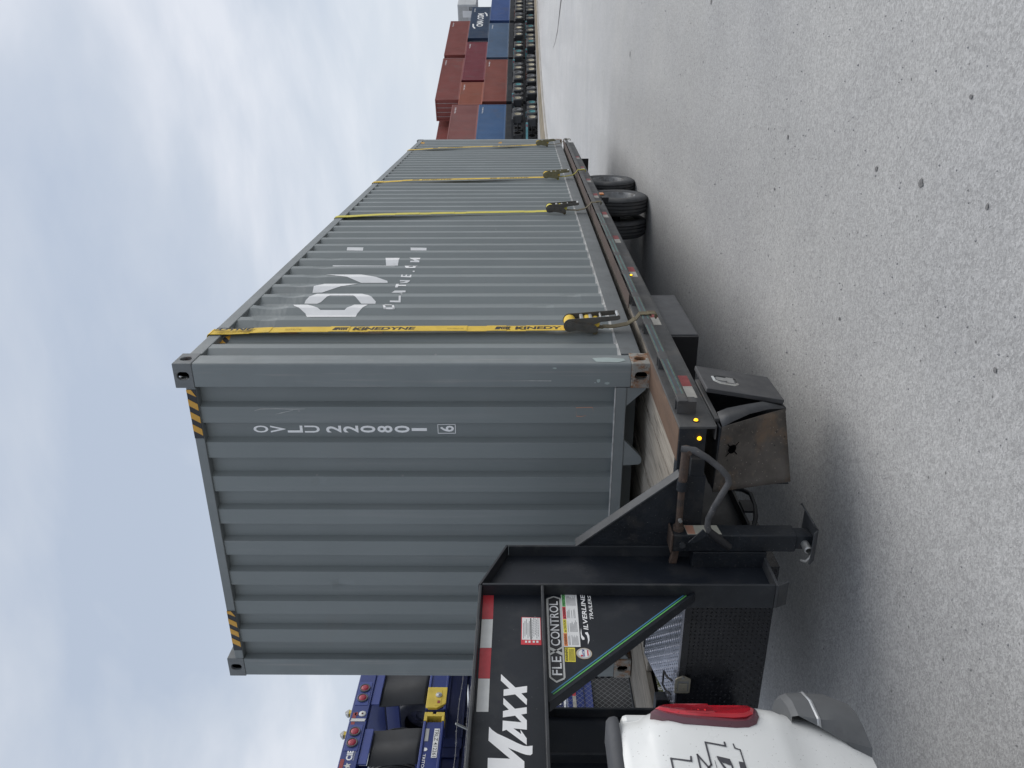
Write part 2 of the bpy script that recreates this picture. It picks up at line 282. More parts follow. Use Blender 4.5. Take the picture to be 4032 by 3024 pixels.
# ------------------------------------------------------------------ mesh helpers
class MB:
    def __init__(s): s.v = []; s.f = []; s.mi = []; s.cur = 0
    def face(s, pts):
        n = len(s.v); s.v += [tuple(p) for p in pts]; s.f.append(tuple(range(n, n+len(pts)))); s.mi.append(s.cur); return s
    def box(s, x0, x1, y0, y1, z0, z1):
        n = len(s.v)
        s.v += [(x, y, z) for x in (x0, x1) for y in (y0, y1) for z in (z0, z1)]
        for q in ((0, 1, 3, 2), (4, 6, 7, 5), (0, 4, 5, 1), (2, 3, 7, 6), (0, 2, 6, 4), (1, 5, 7, 3)):
            s.f.append(tuple(n+i for i in q)); s.mi.append(s.cur)
        return s
    def prism(s, poly, axis, a, b):
        """2-D polygon extruded along axis 'x' (poly in y,z), 'y' (x,z) or 'z' (x,y)"""
        def P(p, t): return {'x': (t, p[0], p[1]), 'y': (p[0], t, p[1]), 'z': (p[0], p[1], t)}[axis]
        n = len(s.v); k = len(poly)
        s.v += [P(p, a) for p in poly] + [P(p, b) for p in poly]
        s.f += [tuple(range(n, n+k)), tuple(range(n+2*k-1, n+k-1, -1))]; s.mi += [s.cur]*2
        for i in range(k):
            j = (i+1) % k; s.f.append((n+i, n+j, n+k+j, n+k+i)); s.mi.append(s.cur)
        return s
    def tube(s, pts, r, n=10, cap=True):
        pts = [Vector(p) for p in pts]; rr = r if isinstance(r, (list, tuple)) else [r]*len(pts)
        base = len(s.v); ref = None
        for i, p in enumerate(pts):
            d = (pts[min(i+1, len(pts)-1)]-pts[max(i-1, 0)]).normalized()
            if ref is None: ref = Vector((0, 0, 1)) if abs(d.z) < 0.9 else Vector((1, 0, 0))
            a = d.cross(ref).normalized(); ref = a.cross(d).normalized() if True else ref
            bb = a.cross(d).normalized(); ref = bb
            for k in range(n):
                t = 2*math.pi*k/n; s.v.append(tuple(p+rr[i]*(math.cos(t)*a+math.sin(t)*bb)))
        for i in range(len(pts)-1):
            for k in range(n):
                k2 = (k+1) % n
                s.f.append((base+i*n+k, base+i*n+k2, base+(i+1)*n+k2, base+(i+1)*n+k)); s.mi.append(s.cur)
        if cap:
            s.f.append(tuple(base+k for k in range(n-1, -1, -1))); s.mi.append(s.cur)
            e = base+(len(pts)-1)*n; s.f.append(tuple(e+k for k in range(n))); s.mi.append(s.cur)
        return s
    def lathe(s, prof, c, axis='x', n=40):
        """profile of (offset along axis, radius)"""
        base = len(s.v); m = len(prof)
        for k in range(n):
            t = 2*math.pi*k/n; ca, sa = math.cos(t), math.sin(t)
            for (o, r) in prof:
                s.v.append({'x': (c[0]+o, c[1]+r*ca, c[2]+r*sa), 'y': (c[0]+r*ca, c[1]+o, c[2]+r*sa), 'z': (c[0]+r*ca, c[1]+r*sa, c[2]+o)}[axis])
        for k in range(n):
            k2 = (k+1) % n
            for i in range(m-1):
                s.f.append((base+k*m+i, base+k*m+i+1, base+k2*m+i+1, base+k2*m+i)); s.mi.append(s.cur)
        return s
    def mesh(s, name, mats, smooth=None):
        me = bpy.data.meshes.new(name); me.from_pydata(s.v, [], s.f)
        for m in (mats if isinstance(mats, (list, tuple)) else [mats]): me.materials.append(MATS[m])
        if len(me.materials) > 1: me.polygons.foreach_set('material_index', s.mi)
        bm = bmesh.new(); bm.from_mesh(me)
        if smooth: bmesh.ops.remove_doubles(bm, verts=bm.verts, dist=1e-5)
        bmesh.ops.recalc_face_normals(bm, faces=bm.faces); bm.to_mesh(me); bm.free()
        if smooth:
            me.polygons.foreach_set('use_smooth', [True]*len(me.polygons)); me.set_sharp_from_angle(angle=R(smooth))
        me.update(); return me
    def build(s, name, mats, parent=None, bevel=0, smooth=None, world=True):
        return obj(name, s.mesh(name, mats, smooth), parent, bevel, world)

def obj(name, me, parent=None, bevel=0, world=True):
    o = bpy.data.objects.new(name, me); COL.objects.link(o)
    if parent is not None:
        o.parent = parent
        if world: 
            p = Vector((0, 0, 0)); q = parent
            while q is not None: p += q.location; q = q.parent
            o.location = -p
    if bevel:
        b = o.modifiers.new('bevel', 'BEVEL'); b.width = bevel; b.segments = 2; b.limit_method = 'ANGLE'; b.angle_limit = R(40); b.harden_normals = False
    return o
def tag(o, label, cat, group=None):
    o['label'] = label; o['category'] = cat
    if group: o['group'] = group
    return o
def thing(name, label, cat, loc=(0, 0, 0), group=None, rz=0):
    o = bpy.data.objects.new(name, None); o.empty_display_size = 0.2; COL.objects.link(o)
    o.location = loc; o.rotation_euler = (0, 0, rz)
    return tag(o, label, cat, group)
def structure(o): o['kind'] = 'structure'; return o
def stuff(o): o['kind'] = 'stuff'; return o
def copy_tree(o, parent=None):
    c = o.copy(); COL.objects.link(c); c.parent = parent
    for ch in list(o.children): copy_tree(ch, c)
    return c

DG = None
def text_polys(body, bold=0.0, spacing=1.0):
    cu = bpy.data.curves.new('t', 'FONT'); cu.body = body; cu.size = 1; cu.offset = bold; cu.space_character = spacing; cu.resolution_u = 3
    o = bpy.data.objects.new('t', cu); COL.objects.link(o)
    dg = bpy.context.evaluated_depsgraph_get(); dg.update()
    me = bpy.data.meshes.new_from_object(o.evaluated_get(dg))
    V = [v.co.copy() for v in me.vertices]; F = [tuple(p.vertices) for p in me.polygons]
    bpy.data.objects.remove(o); bpy.data.curves.remove(cu); bpy.data.meshes.remove(me)
    return V, F
def add_text(mb, body, O, U, Vv, wd, ht, bold=0.0, shear=0.0, spacing=1.0):
    """text fitted into a wd x ht box whose lower left corner is O, U right, Vv up"""
    V, F = text_polys(body, bold, spacing)
    if not V: return
    x0 = min(v.x for v in V); x1 = max(v.x for v in V); y0 = min(v.y for v in V); y1 = max(v.y for v in V)
    O = Vector(O); U = Vector(U); Vv = Vector(Vv); n = len(mb.v)
    for v in V:
        b_ = (v.y-y0)/(y1-y0); a = (v.x-x0)/(x1-x0)
        mb.v.append(tuple(O+U*(a*wd+shear*b_*ht)+Vv*(b_*ht)))
    for f in F: mb.f.append(tuple(n+i for i in f)); mb.mi.append(mb.cur)
X_, Y_, Z_ = Vector((1, 0, 0)), Vector((0, 1, 0)), Vector((0, 0, 1))

def pip(x, poly):
    pass

# ------------------------------------------------------------------ ground
g = MB(); g.face([(-900, -900, GZ), (900, -900, GZ), (900, 1500, GZ), (-900, 1500, GZ)])
structure(g.build('ground', 'ground'))
# kerb line, dirt bank and raised container yard behind it
def cw(lat, dep):
    f2 = Vector((fw.x, fw.y, 0)).normalized(); p = Vector((1.7639, -4.4157, 0))+f2*dep+rt*lat; return p
KERB = [(-8.2, 22), (-5.6, 38.0), (-5.05, 43.8), (-4.3, 48.5), (-3.6, 55.3), (-2.2, 64.8), (0.4, 76.5), (5.2, 93.0), (22, 140), (46, 200)]
def off(pl, d):
    out = []
    for i, p in enumerate(pl):
        a = Vector(pl[max(0, i-1)]); b = Vector(pl[min(len(pl)-1, i+1)]); t = (b-a).normalized(); out.append((p[0]-t.y*d, p[1]+t.x*d))
    return out
k = MB(); A = KERB; B = off(KERB, 0.35)
for i in range(len(A)-1):
    for (p, q, z0, z1) in ((A, A, GZ-0.05, GZ+0.13), ):
        k.face([(*A[i], z0), (*A[i+1], z0), (*A[i+1], z1), (*A[i], z1)])
    k.face([(*A[i], GZ+0.13), (*A[i+1], GZ+0.13), (*B[i+1], GZ+0.14), (*B[i], GZ+0.14)])
structure(k.build('kerb', 'kerb_concrete'))
d = MB(); Cc = off(KERB, 2.1)
sub = 6
random.seed(3)
rows = []
for i in range(len(B)-1):
    for s_ in range(sub):
        t = s_/sub; row = []
        for j in range(5):
            u = j/4; b_ = Vector(B[i]).lerp(Vector(B[i+1]), t); c_ = Vector(Cc[i]).lerp(Vector(Cc[i+1]), t); p = b_.lerp(c_, u)
            row.append((p.x, p.y, GZ+0.12+(0.2*math.sin(u*math.pi/2))+random.uniform(-0.03, 0.05)*(0 < j < 4)))
        rows.append(row)
for a, b in zip(rows, rows[1:]):
    for j in range(4): d.face([a[j], a[j+1], b[j+1], b[j]])
structure(d.build('dirt_bank', 'dirt_bank', smooth=60))
yd = MB(); D2 = off(KERB, 2.0); D3 = off(KERB, 70)
for i in range(len(D2)-1): yd.face([(*D2[i], GZ+0.30), (*D2[i+1], GZ+0.30), (*D3[i+1], GZ+0.30), (*D3[i], GZ+0.30)])
structure(yd.build('yard_pavement', 'yard_pad'))
cr = MB(); pl = [(4.3, 31.5), (3.52, 34.3), (2.99, 35.9), (2.36, 37.6), (1.79, 40.7), (1.5, 44)]
for i in range(len(pl)-1):
    wd = (0.16, 0.2, 0.17, 0.09, 0.03, 0.01)
    cr.face([(pl[i][0]-wd[i], pl[i][1], GZ+0.004), (pl[i][0]+wd[i], pl[i][1], GZ+0.004), (pl[i+1][0]+wd[i+1], pl[i+1][1], GZ+0.004), (pl[i+1][0]-wd[i+1], pl[i+1][1], GZ+0.004)])
structure(cr.build('tar_seam', 'tar'))
# a few dark drips and pock marks on the pavement
STAINS = [(1.216, -1.009, 0.022), (1.213, -0.556, 0.014), (1.214, 0.806, 0.016), (1.217, -1.526, 0.012), (0.694, -1.803, 0.012), (0.422, -0.419, 0.012), (1.573, -1.262, 0.01), (0.87, 0.946, 0.012), (2.1, 3.4, 0.03), (2.9, 6.2, 0.04), (1.6, 9.0, 0.05), (3.4, 1.1, 0.02)]
random.seed(77); sp = MB()
for (x, y, r) in STAINS:
    n_ = 11; sp.face([(x+r*math.cos(2*math.pi*k/n_)*random.uniform(0.6, 1.15), y+r*math.sin(2*math.pi*k/n_)*random.uniform(0.6, 1.15), GZ+0.004) for k in range(n_)])
stuff(tag(sp.build('oil_drips', 'drip'), 'small dark drips and pock marks on the pale pavement', 'stains'))
# loose grit on the pavement (nobody could count it)
random.seed(11); pb = MB()
for _ in range(2600):
    x = random.uniform(-0.6, 5.0); y = random.uniform(-3.6, 9.0); r = random.uniform(0.002, 0.0065)*(1.6 if random.random() < 0.04 else 1)
    n = len(pb.v); a0 = random.random()*6
    ring = [(x+r*math.cos(a0+q*1.257)*random.uniform(.7, 1.2), y+r*math.sin(a0+q*1.257)*random.uniform(.7, 1.2), GZ+0.0005) for q in range(5)]
    pb.v += ring+[(x, y, GZ+r*1.1)]
    for q in range(5): pb.f.append((n+q, n+(q+1) % 5, n+5)); pb.mi.append(0)
stuff(tag(pb.build('grit', 'pebble'), 'loose grey grit scattered on the pale pavement', 'grit'))

# ------------------------------------------------------------------ long grey container
HC, LC, WC = 2.896, 12.192, 2.438
con = thing('shipping_container', 'long grey high-cube shipping container strapped on the flatbed trailer', 'container', (-1.219, 6.1, 0))
def sprof(y):
    t = (y-0.138) % 0.278
    if t < 0.070: return -0.036
    if t < 0.138: return -0.036+0.036*(t-0.070)/0.068
    if t < 0.210: return 0.0
    return -0.036*(t-0.210)/0.068
brk = []
y = 0.138
while y < LC-0.17:
    for t in (0, 0.070, 0.138, 0.210):
        if 0.14 < y+t < LC-0.15: brk.append(y+t)
    y += 0.278
brk = [0.14]+brk+[LC-0.15]
XP = -0.004
def side_mesh(sign, x0):
    b = MB(); zs = [0.165, 0.6, 1.1, 1.6, 2.1, 2.5, 2.80]
    for i in range(len(brk)-1):
        for a, c in zip(zs, zs[1:]):
            ya, yb = brk[i], brk[i+1]
            b.face([(x0+sign*(XP+sprof(ya)), ya, a), (x0+sign*(XP+sprof(yb)), yb, a), (x0+sign*(XP+sprof(yb)), yb, c), (x0+sign*(XP+sprof(ya)), ya, c)])
    return b
# shallow dents in the near side panel
sm = side_mesh(1, 0)
bmv = sm
def dent(me, cen, r, depth, axis):
    for v in me.vertices:
        dd = (v.co-Vector(cen)).length
        if dd < r: v.co[axis] += depth*(1-(dd/r)**2)**2
o = sm.build('side_panel', 'box_paint', con)
bm = bmesh.new(); bm.from_mesh(o.data)
ed = [e for e in bm.edges if abs(e.verts[0].co.y-e.verts[1].co.y) < 1e-5 and e.verts[0].co.y < 4 and max(e.verts[0].co.z, e.verts[1].co.z) > 0.1]
bmesh.ops.remove_doubles(bm, verts=bm.verts, dist=1e-5)
ed = [e for e in bm.edges if abs(e.verts[0].co.y-e.verts[1].co.y) < 1e-5 and e.verts[0].co.y < 4.2]
bmesh.ops.subdivide_edges(bm, edges=ed, cuts=7, use_grid_fill=True)
random.seed(5)
for c, r, dp in [((0, 1.18, 2.62), 0.16, -0.012), ((0, 1.46, 2.55), 0.13, -0.012), ((0, 1.74, 2.56), 0.11, -0.010), ((0, 0.9, 2.58), 0.12, -0.01), ((0, 2.02, 2.5), 0.12, -0.008), ((0, 2.3, 2.5), 0.12, -0.008), ((0, 0.62, 0.55), 0.12, -0.006), ((0, 1.18, 0.62), 0.1, -0.008), ((0, 1.45, 0.4), 0.1, -0.008), ((0, 2.6, 2.5), 0.1, -0.008)]:
    for v in bm.verts:
        dd = (v.co-Vector(c)).length
        if dd < r: v.co.x += dp*(1-(dd/r)**2)**2*1.6
bm.to_mesh(o.data); bm.free()
side_mesh(-1, -WC).build('side_panel', 'box_paint', con)
# front corrugated end
FX = [-0.157]
x = -0.295
fp = [(-0.157, 1), (-0.277, 1)]
while x > -2.1:
    fp += [(x, 0), (x-0.110, 0), (x-0.128, 1), (x-0.2295, 1)]; x -= 0.2475
fp += [(-2.281, 1)]
YP, YR = 0.018, 0.062
def end_mesh(flip):
    b = MB(); zs = [0.2+i*(2.79-0.2)/12 for i in range(13)]
    for (xa, ra), (xb, rb) in zip(fp, fp[1:]):
        ya, yb = (YR if ra else YP), (YR if rb else YP)
        if flip: ya, yb = LC-ya, LC-yb
        for a, c in zip(zs, zs[1:]): b.face([(xa, ya, a), (xb, yb, a), (xb, yb, c), (xa, ya, c)])
    return b
fo = end_mesh(False).build('front_panel', 'box_paint', con)
bm = bmesh.new(); bm.from_mesh(fo.data); bmesh.ops.remove_doubles(bm, verts=bm.verts, dist=1e-5)
bmesh.ops.subdivide_edges(bm, edges=bm.edges, cuts=3, use_grid_fill=True)
for c, r, dp in [((-1.66, 0.02, 2.02), 0.09, 0.014), ((-0.82, 0.02, 2.1), 0.05, 0.006)]:
    for v in bm.verts:
        dd = (v.co-Vector(c)).length
        if dd < r: v.co.y += dp*(1-(dd/r)**2)**2
bm.to_mesh(fo.data); bm.free()
# doors at the tail end
for x0, x1 in ((-1.20, -0.16), (-2.28, -1.24)):
    b = MB().box(x0, x1, LC-0.10, LC-0.03, 0.2, 2.78); b.build('door', 'box_paint', con, bevel=0.01)
    b = MB()
    for q in (0.28, 0.74): b.tube([(x0+q, LC-0.01, 0.12), (x0+q, LC-0.01, 2.8)], 0.017, 8)
    b.build('lock_rod', 'zinc', con, smooth=40)
# roof, floor, cross members
rf = MB(); n = 60
for i in range(n):
    ya, yb = 0.1+i*(LC-0.2)/n, 0.1+(i+1)*(LC-0.2)/n; za, zb = 2.86-0.02*(i % 2), 2.86-0.02*((i+1) % 2)
    rf.face([(-0.05, ya, za), (-WC+0.05, ya, za), (-WC+0.05, yb, zb), (-0.05, yb, zb)])
rf.build('roof_panel', 'box_paint', con)
MB().box(-WC+0.05, -0.05, 0.05, LC-0.05, 0.145, 0.175).build('floor_panel', 'box_rail', con)
b = MB()
for i in range(30): b.box(-WC+0.06, -0.06, 0.35+i*0.4, 0.39+i*0.4, 0.03, 0.145)
b.build('floor_beams', 'box_rail', con)
# posts
for sx in (0, 1):
    for sy in (0, 1):
        def P(px, py): return (-px if not sx else -WC+px, py if not sy else LC-py)
        poly = [P(0.002, 0.012), P(0.012, 0.002), P(0.156, 0.002), P(0.156, 0.07), P(0.06, 0.07), P(0.06, 0.148), P(0.002, 0.148)]
        MB().prism(poly, 'z', 0.118, 2.778).build('corner_post', 'box_post', con, bevel=0.006)
# rails, header, sill
for x0 in (0, 1):
    xa, xb = (-0.062, -0.001) if not x0 else (-WC+0.001, -WC+0.062)
    MB().box(xa, xb, 0.17, LC-0.17, 2.772, 2.852).build('top_rail', 'box_rail', con, bevel=0.005)
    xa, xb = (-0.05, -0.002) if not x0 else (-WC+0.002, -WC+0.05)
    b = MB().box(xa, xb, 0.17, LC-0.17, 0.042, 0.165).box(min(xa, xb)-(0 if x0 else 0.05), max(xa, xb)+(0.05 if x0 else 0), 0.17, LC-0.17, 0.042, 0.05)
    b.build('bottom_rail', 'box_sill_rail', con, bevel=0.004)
b = MB()
for ya, yb in zip(brk, brk[1:]):
    xa, xb = XP+sprof(ya)+0.003, XP+sprof(yb)+0.003
    b.face([(xa, ya, 0.166), (xb, yb, 0.166), (xb, yb, 0.179), (xa, ya, 0.179)]); b.face([(xa, ya, 0.179), (xb, yb, 0.179), (xb-0.004, yb, 0.179), (xa-0.004, ya, 0.179)])
    b.face([(xa-0.001, ya, 0.1662), (xb-0.001, yb, 0.1662), (-0.002, yb, 0.1662), (-0.002, ya, 0.1662)])
b.build('rail_lip', 'lip_worn', con)
for yy in (0, 1):
    f = (lambda a, b_: (a, b_)) if not yy else (lambda a, b_: (LC-b_, LC-a))
    ya, yb = f(0.004, 0.09); MB().box(-WC+0.16, -0.16, ya, yb, 2.776, 2.836).build('header', 'box_rail', con, bevel=0.004)
    ya, yb = f(0.006, 0.07); MB().box(-WC+0.16, -0.16, ya, yb, 0.14, 0.205).build('sill', 'box_rail', con, bevel=0.004)
MB().box(-WC+0.16, -0.16, 0.004, 0.018, 0.2055, 0.213).build('sill_lip', 'lip_worn', con)
# gusset plates under the front sill
MB().prism([(-0.162, 0.139), (-0.29, 0.139), (-0.175, 0.022), (-0.162, 0.022)], 'y', 0.012, 0.05).build('sill_gusset', 'box_rail', con, bevel=0.003)
MB().prism([(-WC+0.162, 0.139), (-WC+0.29, 0.139), (-WC+0.175, 0.022), (-WC+0.162, 0.022)], 'y', 0.012, 0.05).build('sill_gusset', 'box_rail', con, bevel=0.003)
tun = [(-0.52, 0.139), (-0.63, 0.035), (-0.65, 0.022), (-0.68, 0.022), (-0.695, 0.035), (-0.703, 0.139)]
MB().prism(tun, 'y', 0.012, 0.05).build('tunnel_plate', 'box_rail', con, bevel=0.003)
MB().prism([(-WC-p[0], p[1]) for p in tun], 'y', 0.012, 0.05).build('tunnel_plate', 'box_rail', con, bevel=0.003)
# corner castings with real apertures
def casting_mesh(name, material):
    def ob(me):
        q = bpy.data.objects.new('q', me); COL.objects.link(q); return q
    a = ob(MB().box(-0.162, 0, 0, 0.178, 0, 0.118).mesh('a', material))
    def oval(w, h, axis, c, d0, d1):
        pts = []
        r = min(w, h)/2
        for i in range(20):
            t = 2*math.pi*i/20; px, py = r*math.cos(t), r*math.sin(t)
            if w > h: px += math.copysign((w-h)/2, px)
            else: py += math.copysign((h-w)/2, py)
            pts.append((c[0]+px, c[1]+py))
        return MB().prism(pts, axis, d0, d1)
    cuts = [MB().box(-0.135, -0.025, 0.025, 0.153, 0.02, 0.1), oval(0.052, 0.075, 'y', (-0.082, 0.060), -0.05, 0.05),
            oval(0.075, 0.052, 'x', (0.082, 0.060), -0.05, 0.05) if False else oval(0.058, 0.07, 'x', (0.085, 0.060), -0.05, 0.05), oval(0.065, 0.11, 'z', (-0.085, 0.09), 0.09, 0.2)]
    qs = []
    for c in cuts:
        q = ob(c.mesh('c', material)); qs.append(q); m = a.modifiers.new('b', 'BOOLEAN'); m.object = q; m.operation = 'DIFFERENCE'; m.solver = 'EXACT'
    m = a.modifiers.new('bv', 'BEVEL'); m.width = 0.005; m.segments = 2; m.limit_method = 'ANGLE'; m.angle_limit = R(50)
    dg = bpy.context.evaluated_depsgraph_get(); dg.update()
    me = bpy.data.meshes.new_from_object(a.evaluated_get(dg)); me.name = name
    for q in qs+[a]: bpy.data.objects.remove(q)
    return me
cm_top = casting_mesh('corner_casting', 'casting_worn'); cm_bot = casting_mesh('corner_casting', 'casting_rust')
for sx in (0, 1):
    for sy in (0, 1):
        for sz in (0, 1):
            q = obj('corner_casting', cm_top if sz else cm_bot, con, world=False)
            q.scale = (-1 if sx else 1, -1 if sy else 1, 1 if sz else -1)
            q.location = Vector((-WC if sx else 0, LC if sy else 0, HC-0.118 if sz else 0.118))-con.location
# hazard stripes on the header, both top corners
def hazard(xr, xl):
    hb = MB(); hb.box(xl, xr, -0.001, 0.003, 2.778, 2.834); hb.build('hazard_patch', 'hazard_black', con)
    wdt = 0.045; x = xr-0.0
    first = True
    while x > xl+0.03:
        a = [(x, 2.834), (max(x-wdt, xl), 2.834), (max(x-wdt-0.035, xl), 2.778), (min(x-0.035, xr), 2.778)]
        if first: a = [(x, 2.834), (x-wdt*0.4, 2.834), (x-wdt*0.4-0.03, 2.778), (x-0.0, 2.805)]; x += wdt*0.55; first = False
        MB().prism(a, 'y', -0.0025, -0.001).build('hazard_stripe', 'hazard_yellow', con); x -= 0.086
    
hazard(-0.172, -0.505); hazard(-1.855, -2.20)
# stencilled number on the end, one character below the other
zt = 2.482
for i, ch in enumerate('OVLU220801'):
    z = zt-i*0.1085-(0.028 if i > 3 else 0); nm = MB()
    add_text(nm, ch, (-0.494 if ch != '1' else -0.482, YR-0.002, z-0.099), X_, Z_, 0.049 if ch != '1' else 0.02, 0.096, bold=0.022 if ch != '1' else 0.0)
    nm.build('letter', 'stencil_white', con)
nm = MB(); add_text(nm, '6', (-0.487, YR-0.002, 1.207), X_, Z_, 0.042, 0.088, bold=0.02); nm.build('letter', 'stencil_white', con)
nm = MB()
for a in ((-0.5, -0.434, 1.306, 1.31), (-0.5, -0.434, 1.196, 1.2), (-0.5, -0.496, 1.199, 1.307), (-0.438, -0.434, 1.199, 1.307)): nm.box(a[0], a[1], YR-0.003, YR-0.001, a[2], a[3])
stuff(nm.build('letter_frame', 'stencil_white', con))
# logo and web address painted over the corrugations of the long side
def side_decal(polys, name, material, lift=0.002):
    bm = bmesh.new()
    for poly in polys:
        vs = [bm.verts.new((0, p[0], p[1])) for p in poly]
        try: bm.faces.new(vs)
        except ValueError: pass
    bm.normal_update()
    bmesh.ops.triangulate(bm, faces=bm.faces[:])
    lo = min(v.co.y for v in bm.verts); hi = max(v.co.y for v in bm.verts)
    for c in brk:
        if lo < c < hi: bmesh.ops.bisect_plane(bm, geom=bm.verts[:]+bm.edges[:]+bm.faces[:], plane_co=(0, c, 0), plane_no=(0, 1, 0))
    for v in bm.verts:
        v.co.x = XP+sprof(v.co.y)+lift
    me = bpy.data.meshes.new(name); bm.to_mesh(me); bm.free(); me.materials.append(MATS[material])
    return obj(name, me, con)
LOGO = [
 [(1.186, 2.475), (1.186, 2.372), (1.15, 2.318), (1.089, 2.25), (1.088, 2.073), (1.150, 2.035), (1.186, 2.017), (1.186, 1.916), (1.11, 1.945), (1.052, 1.977), (0.896, 1.984), (0.897, 2.283), (1.056, 2.352), (1.150, 2.455)],
 [(1.321, 2.429), (1.352, 2.425), (1.408, 2.393), (1.464, 2.36), (1.464, 2.02), (1.422, 1.958), (1.339, 1.888), (1.318, 1.889), (1.318, 1.995), (1.412, 2.072), (1.413, 2.251), (1.336, 2.304), (1.318, 2.333)],
 [(1.600, 2.435), (1.675, 2.439), (1.74, 2.365), (1.74, 2.095), (1.676, 2.201), (1.603, 2.361)],
 [(2.02, 2.428), (2.02, 2.40), (2.015, 2.251), (2.014, 2.122), (1.943, 1.99), (1.9, 1.888), (1.880, 1.884), (1.880, 2.102), (1.949, 2.238)],
 [(2.438, 2.46), (2.432, 1.908), (2.41, 1.905), (2.42, 2.459)],
 [(2.574, 2.01), (2.574, 1.881), (2.434, 1.88), (2.435, 1.985)],
 [(3.033, 2.451), (3.03, 2.296), (2.99, 2.295), (2.993, 2.45)],
 [(3.028, 1.845), (3.023, 1.691), (2.990, 1.689), (2.992, 1.84)]]
for p in LOGO: side_decal([p], 'logo_letter', 'white_decal')
WEB = [None,
 [(1.406, 1.721), (1.405, 1.705), (1.331, 1.699), (1.333, 1.782), (1.349, 1.782), (1.348, 1.717)],
 [(1.600, 1.810), (1.622, 1.786), (1.622, 1.700), (1.604, 1.700), (1.604, 1.722), (1.600, 1.724)],
 [(1.724, 1.789), (1.731, 1.771), (1.7, 1.765), (1.702, 1.705), (1.67, 1.702), (1.671, 1.762), (1.652, 1.769), (1.652, 1.787)],
 [(1.908, 1.786), (1.906, 1.703), (1.896, 1.704), (1.878, 1.725), (1.876, 1.78), (1.883, 1.78), (1.886, 1.753), (1.896, 1.735), (1.894, 1.784)],
 [(2.008, 1.786), (2.007, 1.775), (1.96, 1.771), (1.96, 1.748), (2.006, 1.75), (2.005, 1.738), (1.96, 1.736), (1.96, 1.712), (2.003, 1.714), (2.002, 1.701), (1.936, 1.696), (1.94, 1.782)],
 [(2.191, 1.716), (2.191, 1.699), (2.177, 1.699), (2.177, 1.716)],
 [(2.298, 1.802), (2.298, 1.698), (2.28, 1.679), (2.286, 1.741), (2.273, 1.76), (2.246, 1.759), (2.254, 1.723), (2.289, 1.722), (2.288, 1.7), (2.221, 1.698), (2.221, 1.778)],
 [(2.573, 1.797), (2.573, 1.695), (2.517, 1.692), (2.509, 1.734), (2.489, 1.693), (2.471, 1.696), (2.473, 1.777), (2.49, 1.775), (2.49, 1.739), (2.532, 1.773)]]
# O of the address as a ring
WEB[0] = [(1.184, 1.81), (1.184, 1.727), (1.165, 1.725), (1.165, 1.80)]
WEB += [[(1.184, 1.81), (1.184, 1.793), (1.095, 1.770), (1.095, 1.787)], [(1.184, 1.743), (1.184, 1.727), (1.093, 1.706), (1.093, 1.722)], [(1.112, 1.787), (1.112, 1.71), (1.093, 1.706), (1.095, 1.787)]]
for p in WEB[1:9]: side_decal([p], 'letter', 'white_decal', 0.0022)
side_decal([[(1.464, 1.730), (1.464, 1.703), (1.44, 1.700)]], 'letter', 'white_decal', 0.0022)
side_decal([WEB[0]]+WEB[9:], 'letter', 'white_decal', 0.0022)
side_decal([[(0.62, 1.863), (0.62, 1.706), (0.55, 1.708), (0.552, 1.863)]], 'label_patch', 'label_pale')
side_decal([[(0.62, 2.405), (0.62, 2.285), (0.552, 2.278), (0.554, 2.397)]], 'label_patch', 'orange_label')
for p in ([(0.526, 2.754), (0.537, 2.717), (0.497, 2.719)], [(0.504, 2.766), (0.46, 2.728), (0.457, 2.773)], [(0.44, 2.795), (0.44, 2.757), (0.36, 2.73)], [(11.5, 2.79), (11.75, 2.79), (11.7, 2.70), (11.45, 2.70)], [(11.5, 1.27), (11.62, 1.27), (11.75, 1.19), (11.6, 1.19)]):
    side_decal([p], 'hazard_mark', 'hazard_yellow')
side_decal([[(0.526, 2.754), (0.497, 2.719), (0.46, 2.728), (0.504, 2.766)]], 'hazard_mark', 'hazard_black', 0.0025)
# scrapes: long scratch on the end, bare patches on the post, stencil trace near the sill
def ribbon(mb, pts, w, yy):
    for (a, b_), (wa, wb) in zip(zip(pts, pts[1:]), zip(w, w[1:])): mb.face([(a[0]-wa, yy, a[1]), (a[0]+wa, yy, a[1]), (b_[0]+wb, yy, b_[1]), (b_[0]-wb, yy, b_[1])])
b = MB(); ribbon(b, [(-0.322, 2.44), (-0.309, 2.40), (-0.307, 2.3), (-0.31, 2.2), (-0.308, 2.12)], [0.001, 0.003, 0.0022, 0.003, 0.001], YP-0.0015)
ribbon(b, [(-0.318, 2.20), (-0.335, 2.27), (-0.345, 2.31)], [0.001, 0.003, 0.0008], YP-0.0015); ribbon(b, [(-0.113, 0.84), (-0.112, 0.72), (-0.113, 0.6)], [0.0006, 0.0022, 0.0028], 0.0)
stuff(b.build('scratch', 'scrape', con))
b = MB(); ribbon(b, [(-0.3, 0.445), (-0.298, 0.40), (-0.297, 0.345), (-0.302, 0.342), (-0.33, 0.335)], [0.003, 0.002, 0.003, 0.003, 0.001], YP-0.0015)
ribbon(b, [(-0.3, 0.445), (-0.33, 0.443), (-0.357, 0.44), (-0.36, 0.41), (-0.352, 0.38)], [0.002, 0.004, 0.003, 0.002, 0.0008], YP-0.0016)
stuff(b.build('scratch', 'orange_label', con))
b = MB()
for (cx, cz, rx, rz) in ((-0.03, 0.58, 0.005, 0.013), (-0.112, 0.315, 0.012, 0.012), (-0.128, 0.26, 0.008, 0.016), (-0.125, 0.335, 0.003, 0.006)):
    b.face([(cx+rx*math.cos(t*0.785)*(0.8+0.4*random.random()), 0.0, cz+rz*math.sin(t*0.785)*(0.8+0.4*random.random())) for t in range(8)])
